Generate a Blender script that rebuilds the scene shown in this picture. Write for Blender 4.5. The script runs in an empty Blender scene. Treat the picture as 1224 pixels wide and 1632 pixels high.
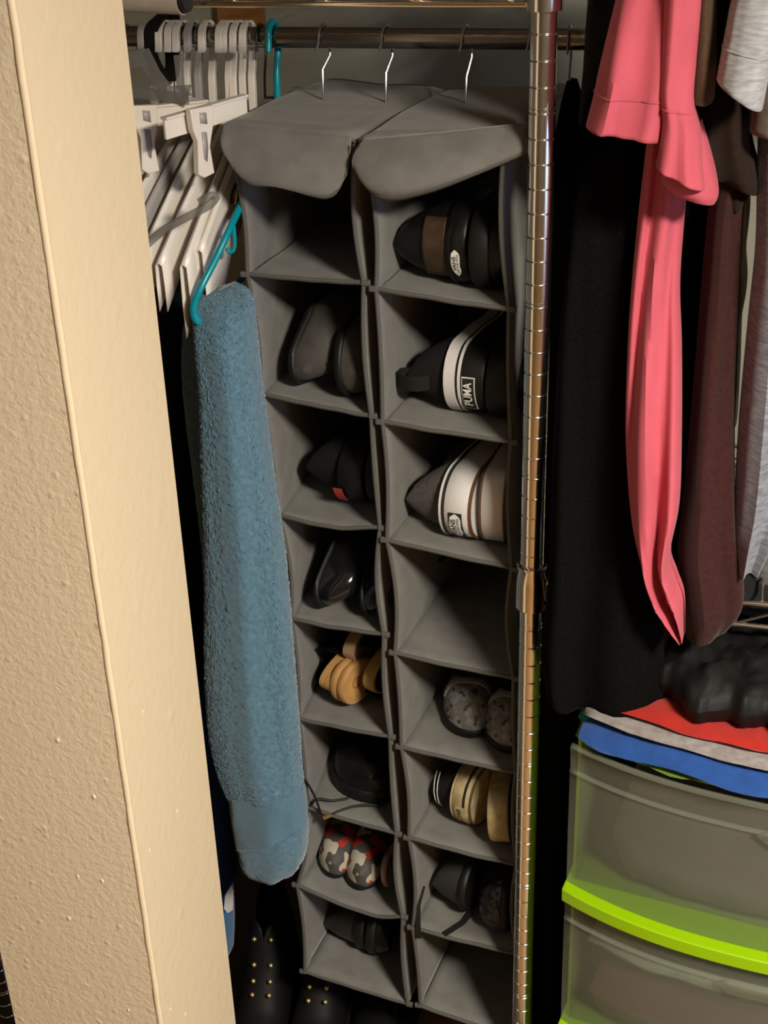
import bpy, bmesh, math, random
from mathutils import Vector, Matrix, noise
random.seed(7)
S = bpy.context.scene
COL = S.collection
PI = math.pi

# ------------------------------------------------------------------ camera
CH = 1.82                       # camera height above the floor
FP = 2165.0                     # focal length in pixels of a 1224 x 1632 frame
_dn = Vector((143, 4234, FP)).normalized()
_dd = Vector((651, -(651 * 143 + FP * FP) / 4234, FP)).normalized()
_xx = _dn.cross(_dd)
_up = -_dn
RM = Matrix((_xx, _dd, _up))    # rows: world axes seen in the camera's frame
camd = bpy.data.cameras.new('camera')
cam = bpy.data.objects.new('camera', camd)
COL.objects.link(cam)
camd.sensor_fit = 'HORIZONTAL'
camd.sensor_width = 36.0
camd.lens = FP / 1224 * 36.0
camd.clip_start = 0.02
rot = Matrix((RM.col[0], -RM.col[1], -RM.col[2])).transposed()
cam.matrix_world = Matrix.Translation((0, 0, CH)) @ rot.to_4x4()
S.camera = cam

# ------------------------------------------------------------------ world, light, exposure
w = bpy.data.worlds.new('world')
S.world = w
w.use_nodes = True
w.node_tree.nodes['Background'].inputs[0].default_value = (0.55, 0.7, 1.0, 1)
w.node_tree.nodes['Background'].inputs[1].default_value = 0.6
S.view_settings.view_transform = 'Standard'
S.view_settings.look = 'None'
S.view_settings.gamma = 1.0
S.view_settings.use_curve_mapping = False
S.view_settings.exposure = 0.0


def area(name, loc, target, size, power, color):
    l = bpy.data.lights.new(name, 'AREA')
    l.shape = 'DISK'
    l.size = size
    l.energy = power
    l.color = color
    o = bpy.data.objects.new(name, l)
    o.location = loc
    o.rotation_euler = (Vector(target) - Vector(loc)).to_track_quat('-Z', 'Y').to_euler()
    COL.objects.link(o)
    return o


LAMP = Vector((0.85, 0.05, 2.27))
area('ceiling_lamp_light', LAMP - Vector((0, 0, 0.005)), LAMP + Vector((-0.0, 0.0, -1)), 0.40, 104, (1.0, 0.91, 0.76))


def at(x, y, Y):
    """world point on the vertical plane Y = const behind pixel (x, y)"""
    r = RM @ Vector((x - 612, y - 816, FP))
    r = r * (Y / r.y)
    return Vector((r.x, r.y, r.z + CH))


# ------------------------------------------------------------------ materials
MATS = {}


def mat(name, col, rough=0.6, metal=0.0, var=0.0, vscale=30.0, bump=0.0, bscale=300.0, bdist=0.002,
        spec=0.5, sheen=0.0, stretch=None, col2=None, coat=0.0, detail=3.0):
    if name in MATS:
        return MATS[name]
    m = bpy.data.materials.new(name)
    m.use_nodes = True
    nt = m.node_tree
    b = nt.nodes['Principled BSDF']
    b.inputs['Base Color'].default_value = (*col, 1)
    b.inputs['Roughness'].default_value = rough
    b.inputs['Metallic'].default_value = metal
    b.inputs['Specular IOR Level'].default_value = spec
    b.inputs['Sheen Weight'].default_value = sheen
    b.inputs['Coat Weight'].default_value = coat
    tc = nt.nodes.new('ShaderNodeTexCoord')
    src = tc.outputs['Object']
    if stretch:
        mp = nt.nodes.new('ShaderNodeMapping')
        mp.inputs['Scale'].default_value = stretch
        nt.links.new(src, mp.inputs[0])
        src = mp.outputs[0]
    if var > 0 or col2:
        n = nt.nodes.new('ShaderNodeTexNoise')
        n.inputs['Scale'].default_value = vscale
        n.inputs['Detail'].default_value = detail
        nt.links.new(src, n.inputs['Vector'])
        r = nt.nodes.new('ShaderNodeValToRGB')
        r.color_ramp.elements[0].position = 0.35
        r.color_ramp.elements[1].position = 0.65
        c2 = col2 if col2 else tuple(c * (1 + var) for c in col)
        c1 = col if col2 else tuple(c * (1 - var) for c in col)
        r.color_ramp.elements[0].color = (*c1, 1)
        r.color_ramp.elements[1].color = (*c2, 1)
        nt.links.new(n.outputs['Fac'], r.inputs[0])
        nt.links.new(r.outputs[0], b.inputs['Base Color'])
    if bump > 0:
        n2 = nt.nodes.new('ShaderNodeTexNoise')
        n2.inputs['Scale'].default_value = bscale
        n2.inputs['Detail'].default_value = 2.0
        nt.links.new(src, n2.inputs['Vector'])
        bp = nt.nodes.new('ShaderNodeBump')
        bp.inputs['Strength'].default_value = bump
        bp.inputs['Distance'].default_value = bdist
        nt.links.new(n2.outputs['Fac'], bp.inputs['Height'])
        nt.links.new(bp.outputs[0], b.inputs['Normal'])
    MATS[name] = m
    return m


def wall_paint(name, col, bump, scale, dist):
    """painted drywall with sprayed orange-peel relief"""
    m = bpy.data.materials.new(name)
    m.use_nodes = True
    nt = m.node_tree
    b = nt.nodes['Principled BSDF']
    b.inputs['Base Color'].default_value = (*col, 1)
    b.inputs['Roughness'].default_value = 0.42
    b.inputs['Specular IOR Level'].default_value = 0.35
    tc = nt.nodes.new('ShaderNodeTexCoord')
    n = nt.nodes.new('ShaderNodeTexNoise')
    n.inputs['Scale'].default_value = scale
    n.inputs['Detail'].default_value = 1.5
    n.inputs['Distortion'].default_value = 0.4
    nt.links.new(tc.outputs['Object'], n.inputs['Vector'])
    v = nt.nodes.new('ShaderNodeTexVoronoi')
    v.inputs['Scale'].default_value = scale * 0.22
    nt.links.new(tc.outputs['Object'], v.inputs['Vector'])
    r = nt.nodes.new('ShaderNodeMapRange')
    r.inputs['From Min'].default_value = 0.0
    r.inputs['From Max'].default_value = 0.16
    r.inputs['To Min'].default_value = 0.8
    r.inputs['To Max'].default_value = 0.0
    nt.links.new(v.outputs['Distance'], r.inputs['Value'])
    a = nt.nodes.new('ShaderNodeMath')
    a.operation = 'ADD'
    nt.links.new(n.outputs['Fac'], a.inputs[0])
    nt.links.new(r.outputs[0], a.inputs[1])
    bp = nt.nodes.new('ShaderNodeBump')
    bp.inputs['Strength'].default_value = bump
    bp.inputs['Distance'].default_value = dist
    nt.links.new(a.outputs[0], bp.inputs['Height'])
    nt.links.new(bp.outputs[0], b.inputs['Normal'])
    MATS[name] = m
    return m


M_wall = wall_paint('wall_paint', (0.68, 0.575, 0.41), 0.52, 170, 0.0018)
M_reveal = wall_paint('reveal_paint', (0.70, 0.585, 0.405), 0.28, 70, 0.0022)
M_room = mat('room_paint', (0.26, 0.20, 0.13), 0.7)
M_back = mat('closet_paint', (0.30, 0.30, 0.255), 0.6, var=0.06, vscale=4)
M_ceil = mat('ceiling_paint', (0.55, 0.52, 0.46), 0.8)
M_floor = mat('wood_floor', (0.30, 0.16, 0.06), 0.45, var=0.4, vscale=6, stretch=(1, 8, 1))
M_carpet = mat('closet_carpet', (0.05, 0.04, 0.03), 0.95, var=0.3, vscale=200)
M_chrome = mat('chrome', (0.80, 0.78, 0.74), 0.19, 1.0)
M_chrome2 = mat('chrome_wire', (0.78, 0.72, 0.62), 0.18, 1.0)
M_groove = mat('groove', (0.30, 0.27, 0.22), 0.35, 1.0)
M_rod = mat('rod_metal', (0.30, 0.28, 0.26), 0.22, 1.0)
M_hook = mat('hook_wire', (0.42, 0.43, 0.46), 0.32, 1.0)
M_black_wire = mat('black_wire', (0.03, 0.028, 0.025), 0.3, 0.8)
M_brass = mat('brass', (0.85, 0.60, 0.22), 0.35, 0.9)
M_org = mat('organiser_fabric', (0.150, 0.146, 0.136), 0.85, var=0.10, vscale=35, bump=0.25, bscale=700, bdist=0.0006, sheen=0.15)
M_orgb = mat('organiser_binding', (0.085, 0.082, 0.076), 0.85, bump=0.3, bscale=900, bdist=0.0006)
M_wplast = mat('white_plastic', (0.74, 0.69, 0.63), 0.35, var=0.04, vscale=12)
M_gplast = mat('grey_plastic', (0.36, 0.34, 0.33), 0.35)
M_dplast = mat('smoky_plastic', (0.13, 0.12, 0.115), 0.3)
M_teal = mat('teal_plastic', (0.0, 0.235, 0.30), 0.3, spec=0.5)
M_black = mat('black_rubber', (0.007, 0.007, 0.007), 0.5, spec=0.3)
M_bleather = mat('black_leather', (0.006, 0.0057, 0.0055), 0.36, spec=0.35, bump=0.25, bscale=260, bdist=0.0008)
M_patent = mat('black_patent', (0.008, 0.008, 0.009), 0.12, coat=0.5)
M_bcanvas = mat('black_canvas', (0.008, 0.0078, 0.0074), 0.8, spec=0.25, bump=0.4, bscale=900, bdist=0.0006)
M_gcanvas = mat('charcoal_canvas', (0.066, 0.058, 0.055), 0.8, var=0.15, vscale=200, bump=0.4, bscale=900, bdist=0.0006)
M_gsuede = mat('grey_suede', (0.05, 0.045, 0.04), 0.8, var=0.25, vscale=40)
M_white = mat('white_rubber', (0.62, 0.60, 0.60), 0.5, var=0.03, vscale=40)
M_cream = mat('aged_cream_rubber', (0.46, 0.37, 0.20), 0.55, var=0.22, vscale=60)
M_ink = mat('black_ink', (0.012, 0.012, 0.012), 0.6)
M_wink = mat('white_ink', (0.72, 0.72, 0.70), 0.6)
M_brown = mat('brown_leather', (0.052, 0.028, 0.013), 0.6, var=0.3, vscale=50)
M_gum = mat('gum_rubber', (0.11, 0.05, 0.02), 0.6)
M_lining = mat('dark_lining', (0.02, 0.018, 0.017), 0.9)
M_tan = mat('tan_wood', (0.46, 0.25, 0.09), 0.5, var=0.15, vscale=30, stretch=(1, 1, 6))
M_tan2 = mat('pale_tan_wood', (0.42, 0.27, 0.15), 0.55, var=0.12, vscale=30)
M_solebrown = mat('brown_sole', (0.10, 0.065, 0.04), 0.7, var=0.2, vscale=90)
M_red = mat('red_tag', (0.42, 0.045, 0.03), 0.5)
M_wood = mat('wooden_cleat', (0.28, 0.12, 0.03), 0.5, var=0.25, vscale=12, stretch=(1, 8, 8))


def tri_pattern(name, base, c2, c3, scale, t2, t3, rough=0.7):
    m = bpy.data.materials.new(name)
    m.use_nodes = True
    nt = m.node_tree
    b = nt.nodes['Principled BSDF']
    b.inputs['Roughness'].default_value = rough
    tc = nt.nodes.new('ShaderNodeTexCoord')
    prev = None
    rgb = nt.nodes.new('ShaderNodeRGB')
    rgb.outputs[0].default_value = (*base, 1)
    prev = rgb.outputs[0]
    for i, (c, t) in enumerate(((c2, t2), (c3, t3))):
        mp = nt.nodes.new('ShaderNodeMapping')
        mp.inputs['Location'].default_value = (3.1 * i, 1.7 * i, 0.4)
        nt.links.new(tc.outputs['Object'], mp.inputs[0])
        n = nt.nodes.new('ShaderNodeTexNoise')
        n.inputs['Scale'].default_value = scale
        n.inputs['Detail'].default_value = 1.0
        nt.links.new(mp.outputs[0], n.inputs['Vector'])
        r = nt.nodes.new('ShaderNodeValToRGB')
        r.color_ramp.interpolation = 'LINEAR'
        r.color_ramp.elements[0].position = t
        r.color_ramp.elements[1].position = t + 0.02
        nt.links.new(n.outputs['Fac'], r.inputs[0])
        mx = nt.nodes.new('ShaderNodeMix')
        mx.data_type = 'RGBA'
        nt.links.new(r.outputs[0], mx.inputs[0])
        nt.links.new(prev, mx.inputs[6])
        mx.inputs[7].default_value = (*c, 1)
        prev = mx.outputs[2]
    nt.links.new(prev, b.inputs['Base Color'])
    MATS[name] = m
    return m


M_print = tri_pattern('printed_canvas', (0.06, 0.055, 0.05), (0.42, 0.38, 0.30), (0.40, 0.03, 0.02), 42, 0.55, 0.60)
M_mottle = tri_pattern('grey_mottled_knit', (0.17, 0.16, 0.155), (0.25, 0.24, 0.23), (0.05, 0.05, 0.048), 75, 0.50, 0.64)


def fabric(name, col, var=0.1, vs=120, bump=0.3, bs=900, sheen=0.2, stretch=None, rough=0.9, col2=None, spec=0.12):
    return mat(name, col, rough, 0, var, vs, bump, bs, 0.0006, spec=spec, sheen=sheen, stretch=stretch, col2=col2)


M_pink = fabric('pink_cotton', (0.50, 0.090, 0.125), 0.05, 20, sheen=0.1, rough=0.7)
M_blackcloth = fabric('black_knit', (0.0045, 0.0042, 0.0040), 0.25, 400, sheen=0.0, spec=0.02)
M_blacksatin = mat('black_satin', (0.005, 0.005, 0.0053), 0.62, spec=0.22, bump=0.2, bscale=200)
M_charcoal = fabric('charcoal_cloth', (0.015, 0.015, 0.015), 0.15, 200, sheen=0.05)
M_maroon = fabric('maroon_knit', (0.036, 0.0115, 0.0105), 0.15, 200, sheen=0.1)
M_brownc = fabric('brown_cloth', (0.075, 0.042, 0.024), 0.12, 200, sheen=0.1)
M_dbrown = fabric('dark_brown_cloth', (0.018, 0.0105, 0.0075), 0.12, 200, sheen=0.05)
M_heather = fabric('heather_grey_knit', (0.27, 0.28, 0.30), 0.0, 70, stretch=(1, 1, 5), col2=(0.40, 0.41, 0.43))
M_heather2 = fabric('blue_grey_heather_knit', (0.13, 0.145, 0.175), 0.0, 70, stretch=(1, 1, 5), col2=(0.235, 0.25, 0.285))
M_olive = fabric('olive_grey_cloth', (0.17, 0.16, 0.125), 0.12, 90)
M_slate = fabric('slate_cloth', (0.11, 0.105, 0.105), 0.2, 60, stretch=(1, 1, 4))
M_creamc = fabric('cream_cloth', (0.36, 0.32, 0.25), 0.05, 60)
M_redc = fabric('red_cotton', (0.36, 0.022, 0.016), 0.08, 40)
M_greyc = fabric('grey_cotton', (0.20, 0.18, 0.175), 0.0, 90, stretch=(1, 1, 4), col2=(0.28, 0.255, 0.25))
M_bluec = fabric('blue_cotton', (0.018, 0.068, 0.26), 0.10, 60)
M_greenc = fabric('green_cotton', (0.14, 0.26, 0.02), 0.1, 60)
M_tealc = fabric('teal_cotton', (0.02, 0.30, 0.28), 0.1, 60)
M_navy = fabric('navy_cloth', (0.008, 0.016, 0.036), 0.2, 100, sheen=0.02)
M_royal = fabric('royal_blue_cloth', (0.01, 0.12, 0.30), 0.1, 60)
M_towel = mat('terry_towel', (0.088, 0.178, 0.245), 0.95, var=0.14, vscale=160, bump=0.4, bscale=520, bdist=0.0015, spec=0.1, sheen=0.35)
M_towelb = mat('towel_band', (0.09, 0.18, 0.245), 0.95, var=0.06, vscale=160, bump=0.35, bscale=600, bdist=0.0012, spec=0.1, sheen=0.3)
M_lime = mat('lime_plastic', (0.27, 0.50, 0.0), 0.35)
M_yellow = mat('yellow_card', (0.52, 0.40, 0.01), 0.5)


def frosted(name, col, clear):
    m = bpy.data.materials.new(name)
    m.use_nodes = True
    nt = m.node_tree
    b = nt.nodes['Principled BSDF']
    b.inputs['Base Color'].default_value = (*col, 1)
    b.inputs['Roughness'].default_value = 0.35
    b.inputs['Specular IOR Level'].default_value = 0.3
    tl = nt.nodes.new('ShaderNodeBsdfTranslucent')
    tl.inputs[0].default_value = (*col, 1)
    tr = nt.nodes.new('ShaderNodeBsdfTransparent')
    tr.inputs[0].default_value = (0.95, 0.96, 0.93, 1)
    m1 = nt.nodes.new('ShaderNodeMixShader')
    m1.inputs[0].default_value = 0.45
    nt.links.new(b.outputs[0], m1.inputs[1])
    nt.links.new(tl.outputs[0], m1.inputs[2])
    m2 = nt.nodes.new('ShaderNodeMixShader')
    m2.inputs[0].default_value = clear
    nt.links.new(m1.outputs[0], m2.inputs[1])
    nt.links.new(tr.outputs[0], m2.inputs[2])
    nt.links.new(m2.outputs[0], nt.nodes['Material Output'].inputs[0])
    MATS[name] = m
    return m


M_frost = frosted('frosted_plastic', (0.42, 0.43, 0.36), 0.74)
M_clear = frosted('smoky_clear_plastic', (0.30, 0.29, 0.28), 0.45)


def emis(name, col, s):
    m = bpy.data.materials.new(name)
    m.use_nodes = True
    nt = m.node_tree
    e = nt.nodes.new('ShaderNodeEmission')
    e.inputs[0].default_value = (*col, 1)
    e.inputs[1].default_value = s
    nt.links.new(e.outputs[0], nt.nodes['Material Output'].inputs[0])
    return m


# ------------------------------------------------------------------ mesh helpers
class MB:
    def __init__(self):
        self.v, self.f = [], []

    def box(self, a, b):
        (x0, y0, z0), (x1, y1, z1) = a, b
        n = len(self.v)
        self.v += [(x0, y0, z0), (x1, y0, z0), (x1, y1, z0), (x0, y1, z0), (x0, y0, z1), (x1, y0, z1), (x1, y1, z1), (x0, y1, z1)]
        for q in ((0, 3, 2, 1), (4, 5, 6, 7), (0, 1, 5, 4), (1, 2, 6, 5), (2, 3, 7, 6), (3, 0, 4, 7)):
            self.f.append([n + i for i in q])
        return self

    def grid(self, rows, close=False):
        n = len(self.v)
        h, wd = len(rows), len(rows[0])
        for r in rows:
            self.v += [tuple(p) for p in r]
        for i in range(h - 1):
            for j in range(wd if close else wd - 1):
                k = (j + 1) % wd
                self.f.append([n + i * wd + j, n + i * wd + k, n + (i + 1) * wd + k, n + (i + 1) * wd + j])
        return self

    def cap(self, ring, flip=False):
        n = len(self.v)
        self.v += [tuple(p) for p in ring]
        idx = list(range(n, n + len(ring)))
        self.f.append(idx[::-1] if flip else idx)
        return self

    def tube(self, path, r, seg=10, caps=True, flat=1.0):
        """round tube along a path; r a number or a list; frames by parallel transport"""
        path = [Vector(p) for p in path]
        N = len(path)
        rr = r if isinstance(r, (list, tuple)) else [r] * N
        t = [(path[min(i + 1, N - 1)] - path[max(i - 1, 0)]).normalized() for i in range(N)]
        ref = Vector((0, 0, 1)) if abs(t[0].z) < 0.9 else Vector((1, 0, 0))
        u = t[0].cross(ref).normalized()
        rows = []
        for i in range(N):
            u = (u - t[i] * u.dot(t[i])).normalized()
            vv = t[i].cross(u)
            rows.append([path[i] + (u * math.cos(2 * PI * k / seg) + vv * math.sin(2 * PI * k / seg) * flat) * rr[i] for k in range(seg)])
        self.grid(rows, True)
        if caps:
            self.cap(rows[0], True)
            self.cap(rows[-1])
        return self

    def lathe(self, prof, seg=24, c=(0, 0), caps=True):
        rows = [[(c[0] + r * math.cos(2 * PI * k / seg), c[1] + r * math.sin(2 * PI * k / seg), z) for k in range(seg)] for r, z in prof]
        self.grid(rows, True)
        if caps:
            self.cap(rows[0], True)
            self.cap(rows[-1])
        return self

    def ribbon(self, path, widthv, thick, nrm):
        """flat strip along a path: width vector(s), thickness along nrm"""
        rows = []
        nrm = Vector(nrm).normalized()
        for i, p in enumerate(path):
            p = Vector(p)
            wv = Vector(widthv[i] if isinstance(widthv, list) else widthv)
            rows.append([p - wv - nrm * thick, p + wv - nrm * thick, p + wv + nrm * thick, p - wv + nrm * thick])
        self.grid(rows, True)
        self.cap(rows[0], True)
        self.cap(rows[-1])
        return self

    def mesh(self, name):
        me = bpy.data.meshes.new(name)
        me.from_pydata([tuple(p) for p in self.v], [], self.f)
        bm = bmesh.new()
        bm.from_mesh(me)
        bmesh.ops.remove_doubles(bm, verts=bm.verts, dist=1e-5)
        bmesh.ops.recalc_face_normals(bm, faces=bm.faces)
        bm.to_mesh(me)
        bm.free()
        return me

    def build(self, name, m, parent=None, smooth=True, solid=0, sub=0, bevel=0, offset=0, autos=40):
        me = self.mesh(name)
        return link(name, me, m, parent, smooth, solid, sub, bevel, offset, autos)


def link(name, me, m, parent=None, smooth=True, solid=0, sub=0, bevel=0, offset=0, autos=40):
    me.materials.clear()
    me.materials.append(m)
    o = bpy.data.objects.new(name, me)
    COL.objects.link(o)
    if parent:
        o.parent = parent
    if smooth:
        me.shade_smooth()
        me.set_sharp_from_angle(angle=math.radians(autos))
    if bevel:
        b = o.modifiers.new('bevel', 'BEVEL')
        b.width = bevel
        b.segments = 2
        b.limit_method = 'ANGLE'
    if solid:
        s = o.modifiers.new('solid', 'SOLIDIFY')
        s.thickness = solid
        s.offset = offset
    if sub:
        s = o.modifiers.new('sub', 'SUBSURF')
        s.levels = sub
        s.render_levels = sub
    return o


def tag(o, label, cat, group=None):
    o['label'] = label
    o['category'] = cat
    if group:
        o['group'] = group
    return o


def thing(name, label, cat, loc=(0, 0, 0), group=None, M=None):
    o = bpy.data.objects.new(name, None)
    o.empty_display_size = 0.02
    COL.objects.link(o)
    if M is not None:
        o.matrix_world = M
    else:
        o.location = loc
    return tag(o, label, cat, group)


def struct(o):
    o['kind'] = 'structure'
    return o


def lerp(a, b, t):
    return a + (b - a) * t


def interp(tab, t):
    """smooth interpolation of [(t, value...), ...]"""
    if t <= tab[0][0]:
        return tab[0][1]
    for (t0, a), (t1, b) in zip(tab, tab[1:]):
        if t <= t1:
            k = (t - t0) / (t1 - t0)
            return a + (b - a) * k
    return tab[-1][1]


def spline(pts, n):
    """Catmull-Rom through points (tuples of any length), n samples"""
    pts = [tuple(p) for p in pts]
    P = [pts[0]] + pts + [pts[-1]]
    m = len(pts) - 1
    out = []
    for i in range(n):
        s = i / (n - 1) * m
        k = min(int(s), m - 1)
        t = s - k
        a, b, c, d = P[k], P[k + 1], P[k + 2], P[k + 3]
        out.append(tuple(0.5 * (2 * b[q] + (c[q] - a[q]) * t + (2 * a[q] - 5 * b[q] + 4 * c[q] - d[q]) * t * t
                                + (3 * b[q] - a[q] - 3 * c[q] + d[q]) * t ** 3) for q in range(len(a))))
    return out


SEAMS = []


def cloth(name, rows, m, parent=None, n=40, seg=48, folds=5, amp=0.006, seed=0, open_bottom=False, solid=0.0, sub=0, sq=0.75,
          rough=0.0, drift=0.0, cap_top=True, seams=(), arc=(185, 355)):
    """hanging garment piece: rows of (xl, yl, xr, yr, Y, halfdepth) in photo pixels and metres, a closed tube of real depth"""
    R = spline(rows, n)
    out = []
    for i, (xl, yl, xr, yr, Y, d) in enumerate(R):
        t = i / (n - 1)
        a, b = at(xl, yl, Y), at(xr, yr, Y)
        c = (a + b) / 2
        h = (b - a) / 2
        hl = h.length
        ring = []
        for k in range(seg):
            th = 2 * PI * k / seg
            cs, sn = math.cos(th), math.sin(th)
            cx = math.copysign(abs(cs) ** sq, cs)
            sy = math.copysign(abs(sn) ** sq, sn)
            nz = noise.noise(Vector((cx * 2 + seed * 3.7, t * 2.2, sy * 1.3 + seed)))
            f = amp * (math.sin(folds * cx * PI + seed * 1.3 + drift * t * 4 + 1.6 * nz) + 0.7 * nz) * min(1.0, 0.35 + t) * abs(sn) ** 0.5
            p = c + h * cx * (1 + 0.05 * nz * min(1, amp * 200)) + Vector((0, 1, 0)) * (d * sy + f)
            if rough:
                p += Vector((random.gauss(0, rough), random.gauss(0, rough), random.gauss(0, rough)))
            ring.append(p)
        out.append(ring)
    mb = MB()
    mb.grid(out, True)
    if cap_top:
        mb.cap(out[0], True)
    if not open_bottom:
        mb.cap(out[-1])
    o = mb.build(name, m, parent, True, solid, sub, 0, -1 if solid else 0, 60)
    SEAMS.append((o, [[out[int(t * (n - 1))][k] for k in range(seg) if arc[0] <= 360 * k / seg <= arc[1]] for t in seams]))
    return o


# ------------------------------------------------------------------ the setting
YB, YF = 0.95, 1.134            # front and back of the closet's front wall
XC = -0.567 * YB                # reveal of the column
XL = -0.76 * YB                 # left end of the column
CY = 2.0                        # closet back wall
RX0, RX1, RY0, RH = -2.6, 2.9, -3.6, 2.42

struct(MB().box((RX0, RY0, -0.05), (RX1, YF, 0)).build('floor', M_floor, smooth=False))
struct(MB().box((RX0, YF, -0.05), (RX1, CY + 0.1, 0.0)).build('floor_closet', M_carpet, smooth=False))
struct(MB().box((RX0 - 0.1, RY0 - 0.1, RH), (RX1 + 0.1, CY + 0.1, RH + 0.05)).build('ceiling', M_ceil, smooth=False))
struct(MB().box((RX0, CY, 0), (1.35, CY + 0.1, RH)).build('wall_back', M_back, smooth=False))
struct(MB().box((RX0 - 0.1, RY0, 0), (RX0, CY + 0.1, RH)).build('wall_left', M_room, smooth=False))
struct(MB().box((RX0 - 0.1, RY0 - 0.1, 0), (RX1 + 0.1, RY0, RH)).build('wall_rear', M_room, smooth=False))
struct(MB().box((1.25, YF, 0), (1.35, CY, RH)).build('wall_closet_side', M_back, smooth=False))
struct(MB().box((1.25, YB, 0), (RX1, YF, RH)).build('wall_front', M_wall, smooth=False))
struct(MB().box((RX0, YB, 2.08), (1.25, YF, RH)).build('wall_header', M_wall, smooth=False))
# room's right wall with a window opening
wy0, wy1, wz0, wz1 = -1.0, 0.15, 0.55, 1.95
mb = MB()
mb.box((RX1, RY0, 0), (RX1 + 0.1, wy0, RH)).box((RX1, wy1, 0), (RX1 + 0.1, CY, RH))
mb.box((RX1, wy0, 0), (RX1 + 0.1, wy1, wz0)).box((RX1, wy0, wz1), (RX1 + 0.1, wy1, RH))
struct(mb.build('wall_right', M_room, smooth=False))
win = struct(MB().box((RX1 + 0.05, wy0, wz0), (RX1 + 0.06, wy1, wz1)).build('window_1', emis('daylight_pane', (0.42, 0.60, 1.0), 5.0), smooth=False))
mb = MB()
for a, b in (((wy0, wz0), (wy0 + 0.04, wz1)), ((wy1 - 0.04, wz0), (wy1, wz1)), ((wy0, wz0), (wy1, wz0 + 0.04)), ((wy0, wz1 - 0.04), (wy1, wz1))):
    mb.box((RX1 + 0.0, a[0], a[1]), (RX1 + 0.05, b[0], b[1]))
mb.build('window_frame', M_ceil, win, False)
# the narrow column between the two closet openings
colw = MB()
colw.box((XL, YB, 0), (XC - 0.004, YF, 2.08))
column = struct(colw.build('wall_column', M_wall, smooth=False))
rv = MB().box((XC - 0.004, YB + 0.004, 0), (XC, YF, 2.08)).build('reveal', M_reveal, column, False)
mb = MB()
pth = []
for i in range(240):
    z = i / 239 * 2.08
    k = noise.noise(Vector((z * 30, 0, 0)))
    pth.append((XC - 0.0025 + 0.0006 * k, YB + 0.0025 + 0.0006 * noise.noise(Vector((z * 25, 4, 0))), z))
mb.tube(pth, [0.0036 + 0.0005 * noise.noise(Vector((p[2] * 40, 9, 1))) for p in pth], 10)
mb.build('corner_bead', M_reveal, column)
# paint lumps that stand proud on the column
lumps = ((150, 1270, 0), (163, 1404, 0), (110, 1464, 0), (124, 1397, 0), (283, 1293, 1), (239, 1355, 1), (272, 1608, 1), (296, 1617, 1),
         (205, 1640 - 30, 0), (92, 1180, 0), (228, 1134, 1))
for (x, y, side) in lumps:
    if side == 0:
        p = at(x, y, YB)
        nr = Vector((0, -1, 0))
    else:
        r = RM @ Vector((x - 612, y - 816, FP))
        r = r * (XC / r.x)
        p = Vector((r.x, r.y, r.z + CH))
        nr = Vector((1, 0, 0))
    bm = bmesh.new()
    bmesh.ops.create_icosphere(bm, subdivisions=2, radius=1)
    s = random.uniform(0.0016, 0.003)
    for v in bm.verts:
        v.co = p + Vector((v.co.x * (s if side == 0 else 0.0009), v.co.y * (0.0012 if side == 0 else s), v.co.z * s * 1.4))
    me = bpy.data.meshes.new('paint_lump')
    bm.to_mesh(me)
    bm.free()
    link('paint_lump', me, M_wall if side == 0 else M_reveal, column)
# wooden cleat on the back wall
p0, p1 = at(352, 38, CY - 0.011), at(408, 10, CY - 0.011)
struct(MB().box((p0.x, CY - 0.022, p0.z - 0.005), (p1.x + 0.01, CY, p0.z + 0.05)).build('trim_1', M_wood, smooth=False))

# ceiling lamp of the room
lampo = thing('ceiling_lamp', 'round frosted ceiling lamp of the room in front of the closet', 'lamp', (LAMP.x, LAMP.y, RH))
MB().lathe([(0.23, -0.03), (0.235, -0.012), (0.235, 0.0)], 32).build('base_ring', M_chrome, lampo)
MB().lathe([(0.02, -0.125), (0.12, -0.11), (0.19, -0.075), (0.225, -0.032), (0.225, -0.03)], 32).build('lamp_shade', emis('lamp_glow', (1.0, 0.91, 0.76), 6.0), lampo)

# ------------------------------------------------------------------ chrome wire rack
POST_Y = 1.40
PX = at(848, 900, POST_Y).x
PX2 = at(4, 1570, POST_Y).x
PXR = PX + 0.905
ZTOP = at(870, 7, POST_Y).z + 0.030          # top shelf level
ZMID = at(1200, 962, POST_Y).z       # middle shelf level of the right bay
BACK_Y = POST_Y + 0.44
rack = thing('wire_shelving_rack', 'chrome wire shelving rack with a grooved round post', 'rack', (PX, POST_Y, 0))


def post_mesh():
    prof = [(0.006, 0.0), (0.016, 0.002), (0.016, 0.012), (0.006, 0.014), (0.006, 0.03), (0.0138, 0.032)]
    z = 0.05
    i = 0
    while z < 1.95:
        r = 0.0138
        prof += [(r, z), (r - 0.0010, z + 0.0007), (r - 0.0012, z + 0.0012), (r - 0.0010, z + 0.0017), (r, z + 0.0024)]
        if i % 8 == 3:
            prof += [(r, z + 0.005), (r - 0.0006, z + 0.0056), (r - 0.0006, z + 0.0066), (r, z + 0.0072)]
        z += 0.0254
        i += 1
    prof += [(0.0138, 1.96), (0.010, 1.968), (0.0, 1.969)]
    return MB().lathe(prof, 64).mesh('post')


pm = post_mesh()
for (x, y) in ((PX, POST_Y), (PX2, POST_Y), (PXR, POST_Y), (PX, BACK_Y), (PX2, BACK_Y), (PXR, BACK_Y)):
    o = link('post', pm, M_chrome, rack, True, autos=42)
    o.location = (x - PX, y - POST_Y, 0)


def collar_mesh():
    return MB().lathe([(0.0142, -0.036), (0.0188, -0.035), (0.0184, 0.0), (0.0172, 0.018), (0.0182, 0.0195), (0.0182, 0.0225), (0.0142, 0.024)], 32).mesh('collar')


cm = collar_mesh()


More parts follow.
